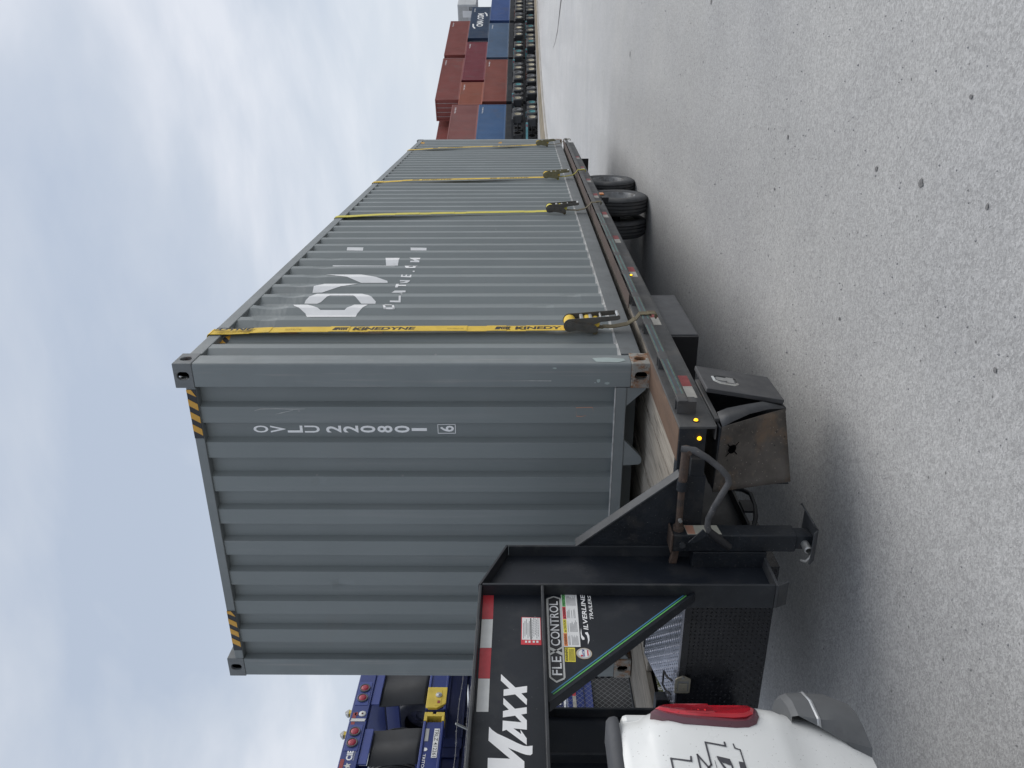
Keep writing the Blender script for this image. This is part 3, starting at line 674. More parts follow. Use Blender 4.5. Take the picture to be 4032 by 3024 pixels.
b.face([(0.0, 0.03, 0.33), (0.0, 0.09, 0.35), (0.0, 0.1, 0.26), (0.0, 0.08, 0.16), (0.0, 0.05, 0.15), (0.0, 0.02, 0.2)])
stuff(b.build('paint_patch', 'bare_patch', con))

# ------------------------------------------------------------------ gooseneck trailer
tr = thing('gooseneck_trailer', 'black gooseneck flatbed trailer with wooden deck carrying the grey container', 'trailer', (-1.219, 5.0, GZ))
YF, YT = -0.93, 11.2
# neck and uprights: I-beams with flanges
def beam_side(xc, near):
    web = MB().prism([(-1.0, -0.44), (-1.0, 0.845), (-1.32, 0.968), (-3.45, 0.968), (-3.45, 0.68), (-1.32, 0.68), (-1.32, -0.44)], 'x', xc-0.006, xc+0.006)
    web.build('neck_web', 'black_steel', tr)
    x0, x1 = xc-0.066, xc+0.066
    b = MB().box(x0, x1, -1.012, -0.998, -0.43, 0.845); b.build('upright_flange', 'flange_black', tr, bevel=0.003)
    b = MB().box(x0, x1, -1.326, -1.312, -0.43, 0.964); b.build('upright_flange', 'flange_black', tr, bevel=0.003)
    b = MB().prism([(-0.998, 0.846), (-1.326, 0.972), (-1.326, 0.985), (-0.998, 0.859)], 'x', x0, x1); b.build('mitre_flange', 'flange_black', tr, bevel=0.002)
    b = MB().box(x0, x1, -3.45, -1.328, 0.966, 0.980); b.build('neck_flange', 'flange_black', tr, bevel=0.003)
    b = MB().box(x0, x1, -3.45, -1.328, 0.672, 0.686); b.build('neck_flange', 'flange_black', tr, bevel=0.003)
    b = MB().box(x0, x1, -1.326, -0.998, -0.446, -0.432).prism([(-1.326, -0.446), (-1.32, -0.446), (-1.28, -0.5), (-1.30, -0.5)], 'x', x0, x1); b.build('foot_flange', 'black_edge', tr, bevel=0.002)
    # long main beam below the deck
    b = MB().box(xc-0.006, xc+0.006, -0.997, YT-0.1, -0.43, -0.145); b.build('main_beam', 'black_steel', tr)
    b = MB().box(x0, x1, -0.997, YT-0.1, -0.444, -0.43).box(x0, x1, -0.997, YT-0.1, -0.145, -0.131); b.build('main_beam_flange', 'black_steel', tr)
    # gusset between neck and upright with its sloping flange
    g_ = MB().prism([(-1.328, 0.670), (-1.328, -0.03), (-1.345, -0.03), (-1.99, 0.670)], 'x', xc-0.0055, xc+0.0055); g_.build('gusset_plate', 'black_steel', tr)
    a = Vector((-1.325, -0.045)); c = Vector((-2.01, 0.670)); t = (c-a).normalized(); nn = Vector((t.y, -t.x))
    q = [a+nn*0.006, c+nn*0.006, c-nn*0.008, a-nn*0.008]
    MB().prism([tuple(v) for v in q], 'x', xc-0.03, xc+0.022).build('gusset_flange', 'black_steel', tr, bevel=0.002)
beam_side(-0.67, True); beam_side(-1.77, False)
# neck front: cross box and coupler
MB().box(-1.70, -0.74, -3.5, -3.2, 0.69, 0.965).build('neck_cross_box', 'black_steel', tr, bevel=0.01)
MB().tube([(-1.22, -3.35, 0.2), (-1.22, -3.35, 0.95)], 0.06, 16).tube([(-1.22, -3.35, 0.05), (-1.22, -3.35, 0.2)], 0.09, 16).build('coupler', 'black_steel', tr, smooth=40)
MB().box(-1.70, -0.74, -1.31, -1.02, 0.70, 0.84).build('neck_cross_box', 'black_steel', tr, bevel=0.01)
# wing brackets from the uprights out to the deck corners
def wing(m):
    f = lambda x: x if not m else -WC-x
    MB().prism([(f(-0.66), 0.568), (f(-0.66), -0.13), (f(-0.20), -0.13), (f(-0.20), -0.004)], 'y', -0.9975, -0.987).build('wing_plate', 'black_dirty', tr)
    MB().prism([(f(-0.604), 0.502), (f(-0.19), 0.0), (f(-0.19), -0.014), (f(-0.604), 0.486)], 'y', -1.012, -0.945).build('wing_flange', 'black_edge', tr, bevel=0.002)
wing(0); wing(1)
# deck frame
for xa, xb in ((-0.73, 0.04), (-2.478, -1.71)): MB().box(xa, xb, YF-0.005, YF+0.06, -0.128, 0.006).build('front_beam', 'black_dirty', tr, bevel=0.004)
for m in (0, 1):
    x0, x1 = (0.028, 0.042) if not m else (-2.48, -2.466)
    b = MB().box(x0, x1, YF-0.006, YT, -0.170, 0.008)
    b.box(min(x0, x1)-(0.0 if m else 0.06), max(x0, x1)+(0.06 if m else 0.0), YF, YT, -0.178, -0.1702)
    b.build('side_channel', 'grey_frame', tr, bevel=0.003)
for i in range(20):
    yy = -0.45+i*0.6
    if i == 0: continue
    MB().box(-2.46, 0.025, yy, yy+0.05, -0.128, -0.035).build('crossmember', 'black_steel', tr)
MB().box(-2.466, 0.028, YT-0.06, YT+0.004, -0.17, 0.006).build('rear_beam', 'black_dirty', tr, bevel=0.004)
# planks: lengthwise boards, cut short behind the front tool box
random.seed(21)
xs = [-0.155]
while xs[-1] > -2.44: xs.append(xs[-1]-0.19)
for i in range(len(xs)-1):
    x1, x0 = xs[i]-0.004, max(xs[i+1], -2.462)+0.0
    y0 = YF+0.062 if (x0 > -0.73 or x1 < -1.72) else -0.545
    dz = random.uniform(-0.006, 0.002)
    MB().box(x0, x1, y0+random.uniform(0, 0.006), YT-0.065, -0.036+dz, -0.002+dz).build('plank', 'deck_wood', tr, bevel=0.004)
MB().box(-0.153, 0.027, YF+0.0, 0.14, -0.03, 0.009).build('rusty_deck_plate', 'rusty_plate', tr, bevel=0.003)
MB().box(-0.153, 0.027, 0.141, YT-0.065, -0.036, -0.004).build('plank', 'deck_wood', tr, bevel=0.004)
MB().box(0.008, 0.112, 1.05, YT, 0.0085, 0.0135).build('rusty_cover_strip', 'rusty_strip', tr, bevel=0.002)
# rub rail on stake pockets
for m in (0, 1):
    f = (lambda a, b_: (a, b_)) if not m else (lambda a, b_: (-WC-b_, -WC-a))
    xa, xb = f(0.109, 0.119)
    MB().box(xa, xb, -0.80, YT, -0.054, -0.006).build('rub_rail', 'grey_frame', tr, bevel=0.002)
    for i in range(20):
        yy = -0.79+i*0.6; xa, xb = f(0.0425, 0.1085); zl = -0.10 if i == 0 else -0.052
        b = MB().box(xa, xb, yy, yy+0.006, zl, -0.004).box(xa, xb, yy+0.056, yy+0.062, zl, -0.004).box(xb-0.005 if not m else xa, xb if not m else xa+0.005, yy+0.006, yy+0.056, zl, -0.004)
        b.build('stake_pocket', 'grey_frame', tr)
# pin stripes on the rub rail, tape on the channel
for i in range(8):
    yy = -0.79+i*0.6
    for z0, z1, mm in ((-0.012, -0.0100, 'stripe_dull'), (-0.0170, -0.0150, 'stripe_slate'), (-0.046, -0.0440, 'stripe_dull'), (-0.0405, -0.0385, 'stripe_slate')):
        MB().box(0.119, 0.1196, yy+0.08, yy+0.56, z0, z1).build('pin_stripe', mm if i < 4 else 'stripe_teal', tr)
for i in range(9):
    yy = -0.44+i*1.18
    MB().box(0.042, 0.0428, yy, yy+0.150, -0.150, -0.098).build('reflective_tape', 'tape_red_dull', tr)
    MB().box(0.042, 0.0428, yy-0.152, yy-0.001, -0.150, -0.098).build('reflective_tape', 'tape_white_dull', tr)
def lamp(p, ax, r=0.011):
    b = MB(); prof = [(0, r*1.5), (0.004, r*1.5), (0.004, r)]
    b.lathe(prof, p, ax, 16); o = b.build('marker_lamp', 'truck_black', tr, smooth=40)
    s_ = 1 if ax == 'x' else -1
    b = MB().lathe([(s_*0.004, r), (s_*0.010, r*0.8), (s_*0.013, r*0.4), (s_*0.014, 0.0001)], p, ax, 16)
    b.build('lens', 'lamp_amber', o, smooth=60)
lamp((0.042, -0.872, -0.085), 'x'); lamp((-0.02, YF-0.005, -0.094), 'y'); lamp((0.042, 1.80, -0.098), 'x')
# amber side lamp on a bracket by the wheels
br = MB().box(0.0, 0.075, 5.15, 5.35, -0.25, -0.17).build('lamp_bracket', 'truck_black', tr, bevel=0.006)
MB().box(0.076, 0.088, 5.30, 5.42, -0.21, -0.155).build('side_lamp', 'amber_lens', tr, bevel=0.006)
# tool box in the nose, between the uprights: tread plate with raised studs
BX0, BX1 = -1.705, -0.735
def tread(mb, O, U, Vv, N, nu, nv, pu, pv, L=0.020, Wd=0.0075, H=0.0048):
    for i in range(nu):
        for j in range(nv):
            c = O+U*(pu*(i+0.5))+Vv*(pv*(j+0.5)); a = (U+Vv).normalized() if (i+j) % 2 else (U-Vv).normalized()
            p = a.cross(N).normalized(); n = len(mb.v)
            mb.v += [tuple(c+a*L/2), tuple(c+p*Wd/2), tuple(c-a*L/2), tuple(c-p*Wd/2), tuple(c+N*H)]
            for q in range(4): mb.f.append((n+q, n+(q+1) % 4, n+4)); mb.mi.append(mb.cur)
tb = MB().box(BX0, BX1, -0.999, -0.57, -0.56, -0.085)
tread(tb, Vector((BX0+0.01, -0.9992, -0.555)), X_, Z_, -Y_, 38, 18, 0.025, 0.0255)
tbo = tb.build('tool_box', 'tread_black', tr)
ln = Vector((0, 0.44, 0.098)).normalized(); nn = X_.cross(ln).normalized()
if nn.z < 0: nn = -nn
ld = MB().prism([(-1.015, -0.080), (-0.56, 0.022), (-0.56, 0.012), (-1.015, -0.090)], 'x', BX0, BX1)
tread(ld, Vector((BX0+0.01, -1.012, -0.0788)), X_, ln, nn, 38, 18, 0.025, 0.0252)
ldo = ld.build('lid', 'tread_lid', tbo)
MB().box(BX0, BX1, -1.016, -1.004, -0.128, -0.0905).build('lid_lip', 'tread_black', tbo, bevel=0.002)
MB().tube([(-1.60, -1.005, -0.06), (-1.60, -0.975, -0.035), (-1.60, -0.93, -0.025), (-1.50, -0.93, -0.025), (-1.50, -0.975, -0.035), (-1.50, -1.005, -0.06)], 0.006, 8).build('lid_handle', 'truck_black', tbo, smooth=50)
MB().box(-1.66, -1.56, -0.562, -0.548, 0.005, 0.03).build('hinge', 'truck_black', tbo, bevel=0.004)
la = MB().prism([(-1.575, -0.072), (-1.575, -0.150), (-1.568, -0.158), (-1.475, -0.158), (-1.468, -0.150), (-1.455, -0.125), (-1.45, -0.112), (-1.455, -0.10), (-1.468, -0.08), (-1.475, -0.072)], 'y', -1.022, -1.016)
lo_ = la.build('latch', 'latch_steel', tbo, bevel=0.002)
MB().box(-1.560, -1.487, -1.0225, -1.0222, -0.148, -0.086).build('latch_well', 'rim_grey', lo_)
MB().box(-1.553, -1.50, -1.030, -1.023, -0.140, -0.092).build('paddle', 'latch_steel', lo_, bevel=0.003)
MB().tube([(-1.463, -1.021, -0.113), (-1.463, -1.027, -0.113)], 0.008, 12).build('key_lock', 'zinc', lo_, smooth=40)
# battered side tool box under the deck corner, its door hanging open
sb = MB()
TL, TRr, BRr, BL = Vector((-0.335, -0.925, -0.192)), Vector((0.034, -0.925, -0.205)), Vector((0.03, -0.70, -0.580)), Vector((-0.315, -0.85, -0.606))
N_ = 12; grid = [[None]*(N_+1) for _ in range(N_+1)]
random.seed(9)
for i in range(N_+1):
    for j in range(N_+1):
        u, v = i/N_, j/N_
        p = (TL.lerp(TRr, u)).lerp(BL.lerp(BRr, u), v); p.y += 0.02*math.sin(u*3.1)*math.sin(v*3.1)
        grid[i][j] = p
hole = Vector((-0.1, 0, -0.276))
for i in range(N_):
    for j in range(N_): sb.face([grid[i][j], grid[i+1][j], grid[i+1][j+1], grid[i][j+1]])
sbo = sb.build('side_tool_box', 'mud_plate', tr, smooth=50)
sol = sbo.modifiers.new('thick', 'SOLIDIFY'); sol.thickness = 0.004
# knock-out with four slits, flat black faces painting the shade inside the openings
hc = MB()
hx, hz_ = -0.105, -0.275
def onp(x, z): 
    v = (z+0.2)/(-0.39); u = (x+0.325)/0.355
    p = (TL.lerp(TRr, u)).lerp(BL.lerp(BRr, u), v); return p.y+0.02*math.sin(u*3.1)*math.sin(v*3.1)
ring = [(hx+0.023*math.cos(t*math.pi/10), hz_+0.023*math.sin(t*math.pi/10)) for t in range(20)]
hc.face([(x, onp(x, z)-0.010, z) for x, z in ring])
for a in (40, 130, 220, 310):
    ca, sa = math.cos(R(a)), math.sin(R(a)); q = []
    for r_, w_ in ((0.02, -0.003), (0.047, -0.0025), (0.047, 0.0025), (0.02, 0.003)): x = hx+r_*ca-w_*sa; z = hz_+r_*sa+w_*ca; q.append((x, onp(x, z)-0.0101, z))
    hc.face(q)
stuff(hc.build('knock_out', 'void_black', sbo))
b = MB().box(-0.33, 0.03, -0.92, -0.33, -0.2, -0.192).box(-0.335, -0.328, -0.84, -0.33, -0.6, -0.19).box(-0.33, 0.03, -0.338, -0.33, -0.58, -0.19).prism([(-0.69, -0.58), (-0.33, -0.56), (-0.33, -0.566), (-0.69, -0.587)], 'x', -0.33, 0.03)
b.build('box_shell', 'black_dirty', sbo)
# lip round the opening, bent
b = MB(); lp = [Vector((0.034, -0.925, -0.205)), Vector((0.040, -0.87, -0.27)), Vector((0.048, -0.80, -0.37)), Vector((0.045, -0.74, -0.48)), Vector((0.03, -0.70, -0.58))]
lq = [Vector((0.058, -0.80, -0.205)), Vector((0.063, -0.765, -0.262)), Vector((0.072, -0.74, -0.36)), Vector((0.075, -0.712, -0.455)), Vector((0.038, -0.685, -0.57))]
for i in range(4): b.face([lp[i], lp[i+1], lq[i+1], lq[i]])
lo2 = b.build('opening_lip', 'black_edge', sbo, smooth=60); lo2.modifiers.new('t', 'SOLIDIFY').thickness = 0.003
MB().box(0.028, 0.05, -0.86, -0.36, -0.205, -0.182).build('opening_frame', 'grey_frame', sbo, bevel=0.003)
dr = MB(); a = Vector((0.042, -0.675, -0.575)); uu = Vector((0.068, 0, 0.405)).normalized()
dn = uu.cross(Y_).normalized(); dn = dn if dn.x > 0 else -dn
c8 = []
for th in (0, 0.024):
    for (s_, t_) in ((0, 0), (0.31, 0), (0.31, 0.41), (0, 0.41)): c8.append(tuple(a+Y_*s_+uu*t_+dn*th))
dr.v = c8; dr.f = [(0, 1, 2, 3), (4, 5, 6, 7), (0, 1, 5, 4), (1, 2, 6, 5), (2, 3, 7, 6), (3, 0, 4, 7)]; dr.mi = [0]*6
dro = dr.build('door', 'door_grey', sbo, bevel=0.003)
def dp(s_, t_, h): return tuple(a+Y_*s_+uu*t_+dn*h)
lt = MB(); ring = [(0.09, 0.24), (0.12, 0.21), (0.185, 0.21), (0.205, 0.24), (0.205, 0.32), (0.185, 0.35), (0.12, 0.35), (0.09, 0.32)]
rin = [(0.148+(s_-0.148)*0.8, 0.28+(t_-0.28)*0.85) for s_, t_ in ring]
for i in range(8):
    j = (i+1) % 8; lt.face([dp(*ring[i], 0.0245), dp(*ring[j], 0.0245), dp(*rin[j], 0.030), dp(*rin[i], 0.030)])
ltp = lt.build('latch', 'chrome', dro)
lt = MB(); lt.face([dp(*p, 0.0248) for p in rin]); lt.build('latch_well', 'rim_grey', ltp)
lt = MB()
for (s0, s1, t0, t1) in ((0.12, 0.175, 0.235, 0.275), (0.135, 0.16, 0.275, 0.33)):
    lt.face([dp(s0, t0, 0.027), dp(s1, t0, 0.034), dp(s1, t1, 0.034), dp(s0, t1, 0.027)])
lt.build('paddle', 'zinc', ltp)
# closed tool box further back
MB().box(-0.62, -0.005, 0.53, 1.42, -0.385, -0.182).build('closed_tool_box', 'box_side_grey', tr, bevel=0.006)
MB().box(-0.62, -0.012, 0.505, 0.529, -0.385, -0.185).build('box_end_plate', 'truck_black', tr, bevel=0.003)
# steps / spring hanger bits behind the jack
MB().tube([(-0.60, -0.44, -0.44), (-0.60, -0.455, -0.49), (-0.60, -0.50, -0.525), (-0.60, -0.63, -0.515), (-0.60, -0.74, -0.49), (-0.60, -0.86, -0.444)], [0.012, 0.013, 0.013, 0.013, 0.013, 0.012], 8).build('spring_bracket', 'black_steel', tr, smooth=50)
MB().box(-0.606, -0.594, -0.69, -0.575, -0.505, -0.44).build('bracket_web', 'black_steel', tr)

# landing jack with crank
jk = MB().box(-0.573, -0.476, -1.10, -1.003, -0.585, 0.026).build('landing_jack', 'black_dirty', tr, bevel=0.006)
MB().box(-0.579, -0.470, -1.106, -0.997, 0.0265, 0.036).build('jack_cap', 'rusty_tube', jk, bevel=0.003)
MB().box(-0.563, -0.486, -1.09, -1.013, -0.665, -0.586).build('inner_leg', 'black_dirty', jk, bevel=0.004)
b = MB(); q = [(-0.60, -1.05, -0.672), (-0.60, -0.93, -0.672), (-0.45, -0.93, -0.672), (-0.45, -1.05, -0.672)]
MB().box(-0.61, -0.43, -1.12, -0.93, -0.677, -0.667).prism([(-1.12, -0.667), (-1.150, -0.640), (-1.156, -0.645), (-1.12, -0.677)], 'x', -0.61, -0.43).prism([(-0.43, -0.677), (-0.40, -0.645), (-0.395, -0.65), (-0.43, -0.667)], 'y', -1.12, -0.93).build('foot_plate', 'black_edge', jk, bevel=0.002)
MB().lathe([(0, 0.02), (-0.055, 0.02), (-0.06, 0.013)], (-0.53, -1.09, -0.630), 'y', 18).build('lock_pin', 'zinc', jk, smooth=40)
MB().tube([(-0.56, -1.12, -0.66), (-0.585, -1.135, -0.648), (-0.60, -1.14, -0.625), (-0.59, -1.14, -0.60)], [0.008, 0.009, 0.008, 0.005], 8).build('pin_spring', 'zinc', jk, smooth=50)
MB().tube([(-0.53, -1.101, -0.02), (-0.53, -1.112, -0.02)], 0.016, 12).build('gear_bolt', 'black_edge', jk, smooth=40)
MB().box(-0.668, -0.574, -1.105, -1.02, -0.445, -0.078).build('jack_bracket', 'black_dirty', tr, bevel=0.003)
MB().prism([(-0.664, 0.03), (-0.575, 0.012), (-0.575, -0.016), (-0.664, -0.008)], 'y', -1.075, -1.045).build('cross_shaft', 'rusty_tube', jk, bevel=0.004)
st = MB(); st.face([(-0.4755, -1.092, -0.045), (-0.4755, -1.01, -0.04), (-0.4755, -1.01, -0.205), (-0.4755, -1.09, -0.215)]); sto = st.build('jack_sticker', 'sticker_worn', jk)
st = MB(); st.face([(-0.4752, -1.088, -0.047), (-0.4752, -1.012, -0.043), (-0.4752, -1.012, -0.085), (-0.4752, -1.088, -0.085)]); st.build('sticker_header', 'orange_label', sto)
MB().tube([(-0.476, -1.05, -0.006), (-0.452, -1.05, -0.006)], 0.027, 14).build('shaft_collar', 'rusty_tube', jk, smooth=40)
MB().tube([(-0.452, -1.05, -0.006), (-0.30, -1.05, -0.005), (-0.23, -1.05, -0.005)], 0.017, 14).tube([(-0.23, -1.05, -0.005), (-0.01, -1.05, -0.010)], 0.0215, 14).build('crank_shaft', 'rusty_tube', jk, smooth=40)
MB().tube([(-0.245, -1.05, -0.005), (-0.195, -1.05, -0.005)], 0.0265, 14).build('shaft_sleeve', 'black_dirty', jk, smooth=40)
MB().tube([(-0.405, -1.07, -0.005), (-0.405, -1.085, -0.005)], 0.010, 8).build('shaft_bolt', 'zinc', jk, smooth=40)
MB().tube([(-0.018, -1.052, 0.016), (-0.020, -1.065, -0.045), (-0.05, -1.085, -0.105), (-0.09, -1.115, -0.165), (-0.125, -1.13, -0.198), (-0.155, -1.138, -0.205), (-0.20, -1.145, -0.182), (-0.28, -1.15, -0.145), (-0.345, -1.155, -0.122), (-0.385, -1.158, -0.120), (-0.415, -1.16, -0.132)], [0.015, 0.018, 0.016, 0.0155, 0.0155, 0.0155, 0.0155, 0.0155, 0.0155, 0.0155, 0.015], 14).build('crank_handle', 'crank_steel', jk, smooth=50)
MB().tube([(-0.03, -1.078, -0.020), (-0.03, -1.03, -0.020)], 0.013, 10).build('crank_pivot', 'rusty_tube', jk, smooth=40)
MB().tube([(-0.41, -1.16, -0.128), (-0.45, -1.165, -0.175), (-0.50, -1.168, -0.235)], [0.018, 0.021, 0.019], 12).build('crank_grip', 'truck_black', jk, smooth=40)
MB().prism([(-0.40, -0.10), (-0.475, -0.035), (-0.475, -0.065), (-0.43, -0.125)], 'y', -1.165, -1.158).build('crank_hook', 'black_dirty', jk)
MB().box(-0.574, -0.105, -0.995, -0.93-0.006, -0.120, -0.052).build('jack_cross_tube', 'black_dirty', tr, bevel=0.004)
# far side jack
MB().box(-WC+0.476, -WC+0.573, -1.10, -1.003, -0.60, 0.026).build('landing_jack', 'black_dirty', tr, bevel=0.006)

# axles, springs and dual wheels
TR_ = 0.41
def tyre_prof(w, r):
    h = w/2; p = [(-h+0.02, r*0.60), (-h+0.005, r*0.66), (-h, r*0.78), (-h+0.004, r*0.9), (-h+0.018, r*0.965), (-h+0.03, r*0.985)]
    gr = [(-0.066, 0.009), (-0.024, 0.009), (0.024, 0.009), (0.066, 0.009)]
    for c, w_ in gr:
        c *= w/0.235
        p += [(c-w_, r), (c-w_*0.8, r-0.018), (c+w_*0.8, r-0.018), (c+w_, r)]
    p += [(h-0.03, r*0.985), (h-0.018, r*0.965), (h-0.004, r*0.9), (h, r*0.78), (h-0.005, r*0.66), (h-0.02, r*0.60)]
    return p
def wheel(parent, c, w_, r, outer, name='wheel', s=1):
    t = MB().lathe(tyre_prof(w_, r), c, 'x', 56).build(name, 'rubber', parent, smooth=35)
    h = w_/2
    if outer:   # deep dish showing outwards
        rp = [(s*(h-0.018), r*0.61), (s*(h-0.012), r*0.585), (s*(h-0.03), r*0.55), (s*(h-0.10), r*0.50), (s*(h-0.15), r*0.44), (s*(h-0.155), r*0.2), (s*(h-0.09), r*0.19), (s*(h-0.06), r*0.1), (s*(h-0.055), 0.001)]
    else:
        rp = [(s*(h-0.018), r*0.61), (s*(h-0.02), r*0.55), (s*(h-0.04), r*0.3), (s*(h-0.04), 0.001)]
    rm = MB().lathe(rp, c, 'x', 40).build('rim', 'rim_grey', t, smooth=40)
    if outer:
        for k in range(8):
            an = k*math.pi/4; y, z = c[1]+r*0.32*math.cos(an), c[2]+r*0.32*math.sin(an)
            MB().tube([(c[0]+s*(h-0.155), y, z), (c[0]+s*(h-0.13), y, z)], 0.012, 6).build('lug_nut', 'zinc', t)
    return t
for yy in (6.40, 7.74):
    zc = GZ+TR_
    for (xo, outer, s) in ((-0.10-0.1175, True, 1), (-0.41-0.1175, False, 1), (-WC+0.10+0.1175, True, -1), (-WC+0.41+0.1175, False, -1)):
        wheel(tr, (xo, yy, zc), 0.235, TR_, outer, 'wheel', s)
    MB().tube([(-WC+0.4, yy, zc), (-0.4, yy, zc)], 0.06, 14).build('axle', 'black_steel', tr, smooth=40)
    for xc in (-0.73, -1.71):
        MB().tube([(xc, yy-0.55, -0.47), (xc, yy-0.2, -0.55), (xc, yy, -0.575), (xc, yy+0.2, -0.55), (xc, yy+0.55, -0.47)], 0.03, 6).build('leaf_spring', 'black_steel', tr)
MB().box(-0.62, -0.02, 9.35, 9.36, -0.33, -0.17).build('mud_flap', 'truck_black', tr)
MB().box(-2.42, -1.82, 9.35, 9.36, -0.5, -0.17).build('mud_flap', 'truck_black', tr)
MB().box(-0.9, -0.6, 5.0, 5.4, -0.5, -0.44).build('spring_hanger', 'black_steel', tr)

# ------------------------------------------------------------------ decals on neck and gusset
XW = -0.6632
def flat(name, poly, material, parent, lift=0.0):
    b = MB(); b.face([(XW+lift, p[0], p[1]) for p in poly]); return b.build(name, material, parent)
TP = [(-1.33, 0.962, 0.911), (-1.502, 0.960, 0.909), (-1.69, 0.959, 0.909), (-1.872, 0.957, 0.909), (-2.051, 0.956, 0.908)]
for i in range(4):
    a, c = TP[i], TP[i+1]; flat('reflective_tape', [(a[0]-0.001, a[1]), (a[0]-0.001, a[2]), (c[0], c[2]), (c[0], c[1])], 'tape_white' if i % 2 else 'tape_red', tr)
MAXX = [
 [(-1.847, 0.863), (-1.922, 0.802), (-1.913, 0.754), (-1.948, 0.755), (-1.953, 0.778), (-1.984, 0.755), (-2.016, 0.756), (-1.959, 0.803), (-1.968, 0.85), (-1.933, 0.85), (-1.928, 0.827), (-1.884, 0.863)],
 [(-1.978, 0.85), (-2.035, 0.803), (-2.026, 0.756), (-2.059, 0.756), (-2.064, 0.778), (-2.093, 0.756), (-2.139, 0.756), (-2.133, 0.808), (-2.16, 0.778), (-2.138, 0.781), (-2.163, 0.767), (-2.18, 0.757), (-2.211, 0.757), (-2.14, 0.835), (-2.147, 0.85), (-2.095, 0.85), (-2.103, 0.777), (-2.07, 0.802), (-2.079, 0.85), (-2.047, 0.85), (-2.04, 0.827), (-2.012, 0.85)],
 [(-2.125, 0.902), (-2.141, 0.89), (-2.158, 0.87), (-2.179, 0.832), (-2.204, 0.79), (-2.215, 0.768), (-2.217, 0.752), (-2.214, 0.735), (-2.251, 0.736), (-2.258, 0.743), (-2.256, 0.759), (-2.248, 0.78), (-2.224, 0.828), (-2.286, 0.766), (-2.341, 0.766), (-2.3405, 0.82), (-2.40, 0.766), (-2.46, 0.766), (-2.342, 0.9), (-2.271, 0.901), (-2.274, 0.819), (-2.192, 0.902)]]
for p in MAXX: flat('letter', p, 'white_decal', tr, 0.0004)
ins = flat('inspection_sticker', [(-1.487, 0.778), (-1.49, 0.69), (-1.672, 0.69), (-1.669, 0.78)], 'sticker_red', tr, 0.0004)
flat('sticker_field', [(-1.491, 0.775), (-1.493, 0.693), (-1.64, 0.693), (-1.638, 0.776)], 'sticker_white', ins, 0.0008)
b = MB()
for i in range(11):
    z = 0.770-i*0.0066
    if i == 5: continue
    a = -1.63+0.012*(i % 3); n_ = 1 if i < 5 else 8
    for k in range(n_):
        ya = a+(0.128/n_)*k; b.face([(XW+0.0011, ya, z), (XW+0.0011, ya+0.128/n_*0.8, z), (XW+0.0011, ya+0.128/n_*0.8, z-0.0026), (XW+0.0011, ya, z-0.0026)])
stuff(b.build('fine_print', 'sticker_print', ins))
flat('sticker_bar', [(-1.495, 0.738), (-1.495, 0.733), (-1.638, 0.733), (-1.638, 0.738)], 'sticker_black', ins, 0.0012)
for i, z in enumerate((0.762, 0.747, 0.728, 0.712)): flat('sticker_box', [(-1.645, z), (-1.645, z-0.009), (-1.658, z-0.009), (-1.658, z)], 'sticker_white', ins, 0.0012)
# badge reading FLEXCONTROL in a pointed frame
fo_ = [(-1.335, 0.625), (-1.352, 0.657), (-1.36, 0.661), (-1.862, 0.662), (-1.871, 0.657), (-1.895, 0.632), (-1.875, 0.599), (-1.865, 0.594), (-1.36, 0.590), (-1.350, 0.594)]
fi = [(-1.345, 0.625), (-1.360, 0.651), (-1.862, 0.654), (-1.884, 0.632), (-1.866, 0.602), (-1.358, 0.599)]
bad = flat('badge', fo_, 'silver_decal', tr, 0.0004)
flat('badge_field', fi, 'sticker_black', bad, 0.0008)
for txt, ya, yb in (('FLE', -1.852, -1.742), ('CONTROL', -1.676, -1.375)):
    b = MB(); add_text(b, txt, (XW+0.0012, ya, 0.607), Y_, Z_, yb-ya, 0.041, bold=0.006); stuff(b.build('lettering', 'white_decal', bad))
b = MB()
for q in ([(-1.682, 0.656), (-1.70, 0.656), (-1.738, 0.599), (-1.72, 0.599)], [(-1.738, 0.656), (-1.725, 0.656), (-1.680, 0.599), (-1.690, 0.599)]): b.face([(XW+0.0013, p[0], p[1]) for p in q])
b.build('letter', 'silver_decal', bad)
# warning panel of four fields
wp = flat('warning_panel', [(-1.313, 0.590), (-1.313, 0.515), (-1.682, 0.519), (-1.682, 0.593)], 'sticker_white', tr, 0.0004)
ed_ = [-1.317, -1.413, -1.501, -1.593, -1.678]
for i, (nm_, mm) in enumerate((('NOTICE', 'sticker_green'), ('DANGER', 'sticker_red'), ('CAUTION', 'sticker_yellow'), ('WARNING', 'sticker_orange'))):
    y1, y0 = ed_[i]-0.001, ed_[i+1]+0.001; dz = 0.003*i/3
    h_ = flat('warning_header', [(y1, 0.587+dz), (y1, 0.571+dz), (y0, 0.571+dz), (y0, 0.587+dz)], mm, wp, 0.0008)
    b = MB(); add_text(b, nm_, (XW+0.0012, y0+(0.008 if i in (0, 3) else 0.022), 0.5735+dz), Y_, Z_, (y1-y0)-(0.016 if i in (0, 3) else 0.028), 0.011, bold=0.012); stuff(b.build('lettering', 'sticker_black', h_))
    if i in (1, 2): flat('warning_triangle', [(y0+0.005, 0.574+dz), (y0+0.017, 0.574+dz), (y0+0.011, 0.584+dz)], 'sticker_black', h_, 0.0012)
    b = MB(); random.seed(i)
    for k in range(9):
        z = 0.566+dz-k*0.005
        if random.random() < 0.12: continue
        b.face([(XW+0.0009, y0+0.006, z), (XW+0.0009, y1-0.006-random.uniform(0, 0.03), z), (XW+0.0009, y1-0.006-random.uniform(0, 0.03), z-0.0022), (XW+0.0009, y0+0.006, z-0.0022)])
    stuff(b.build('fine_print', 'sticker_print', wp))
yl = flat('warning_sticker', [(-1.686, 0.589), (-1.687, 0.544), (-1.774, 0.546), (-1.773, 0.591)], 'sticker_yellow', tr, 0.0004)
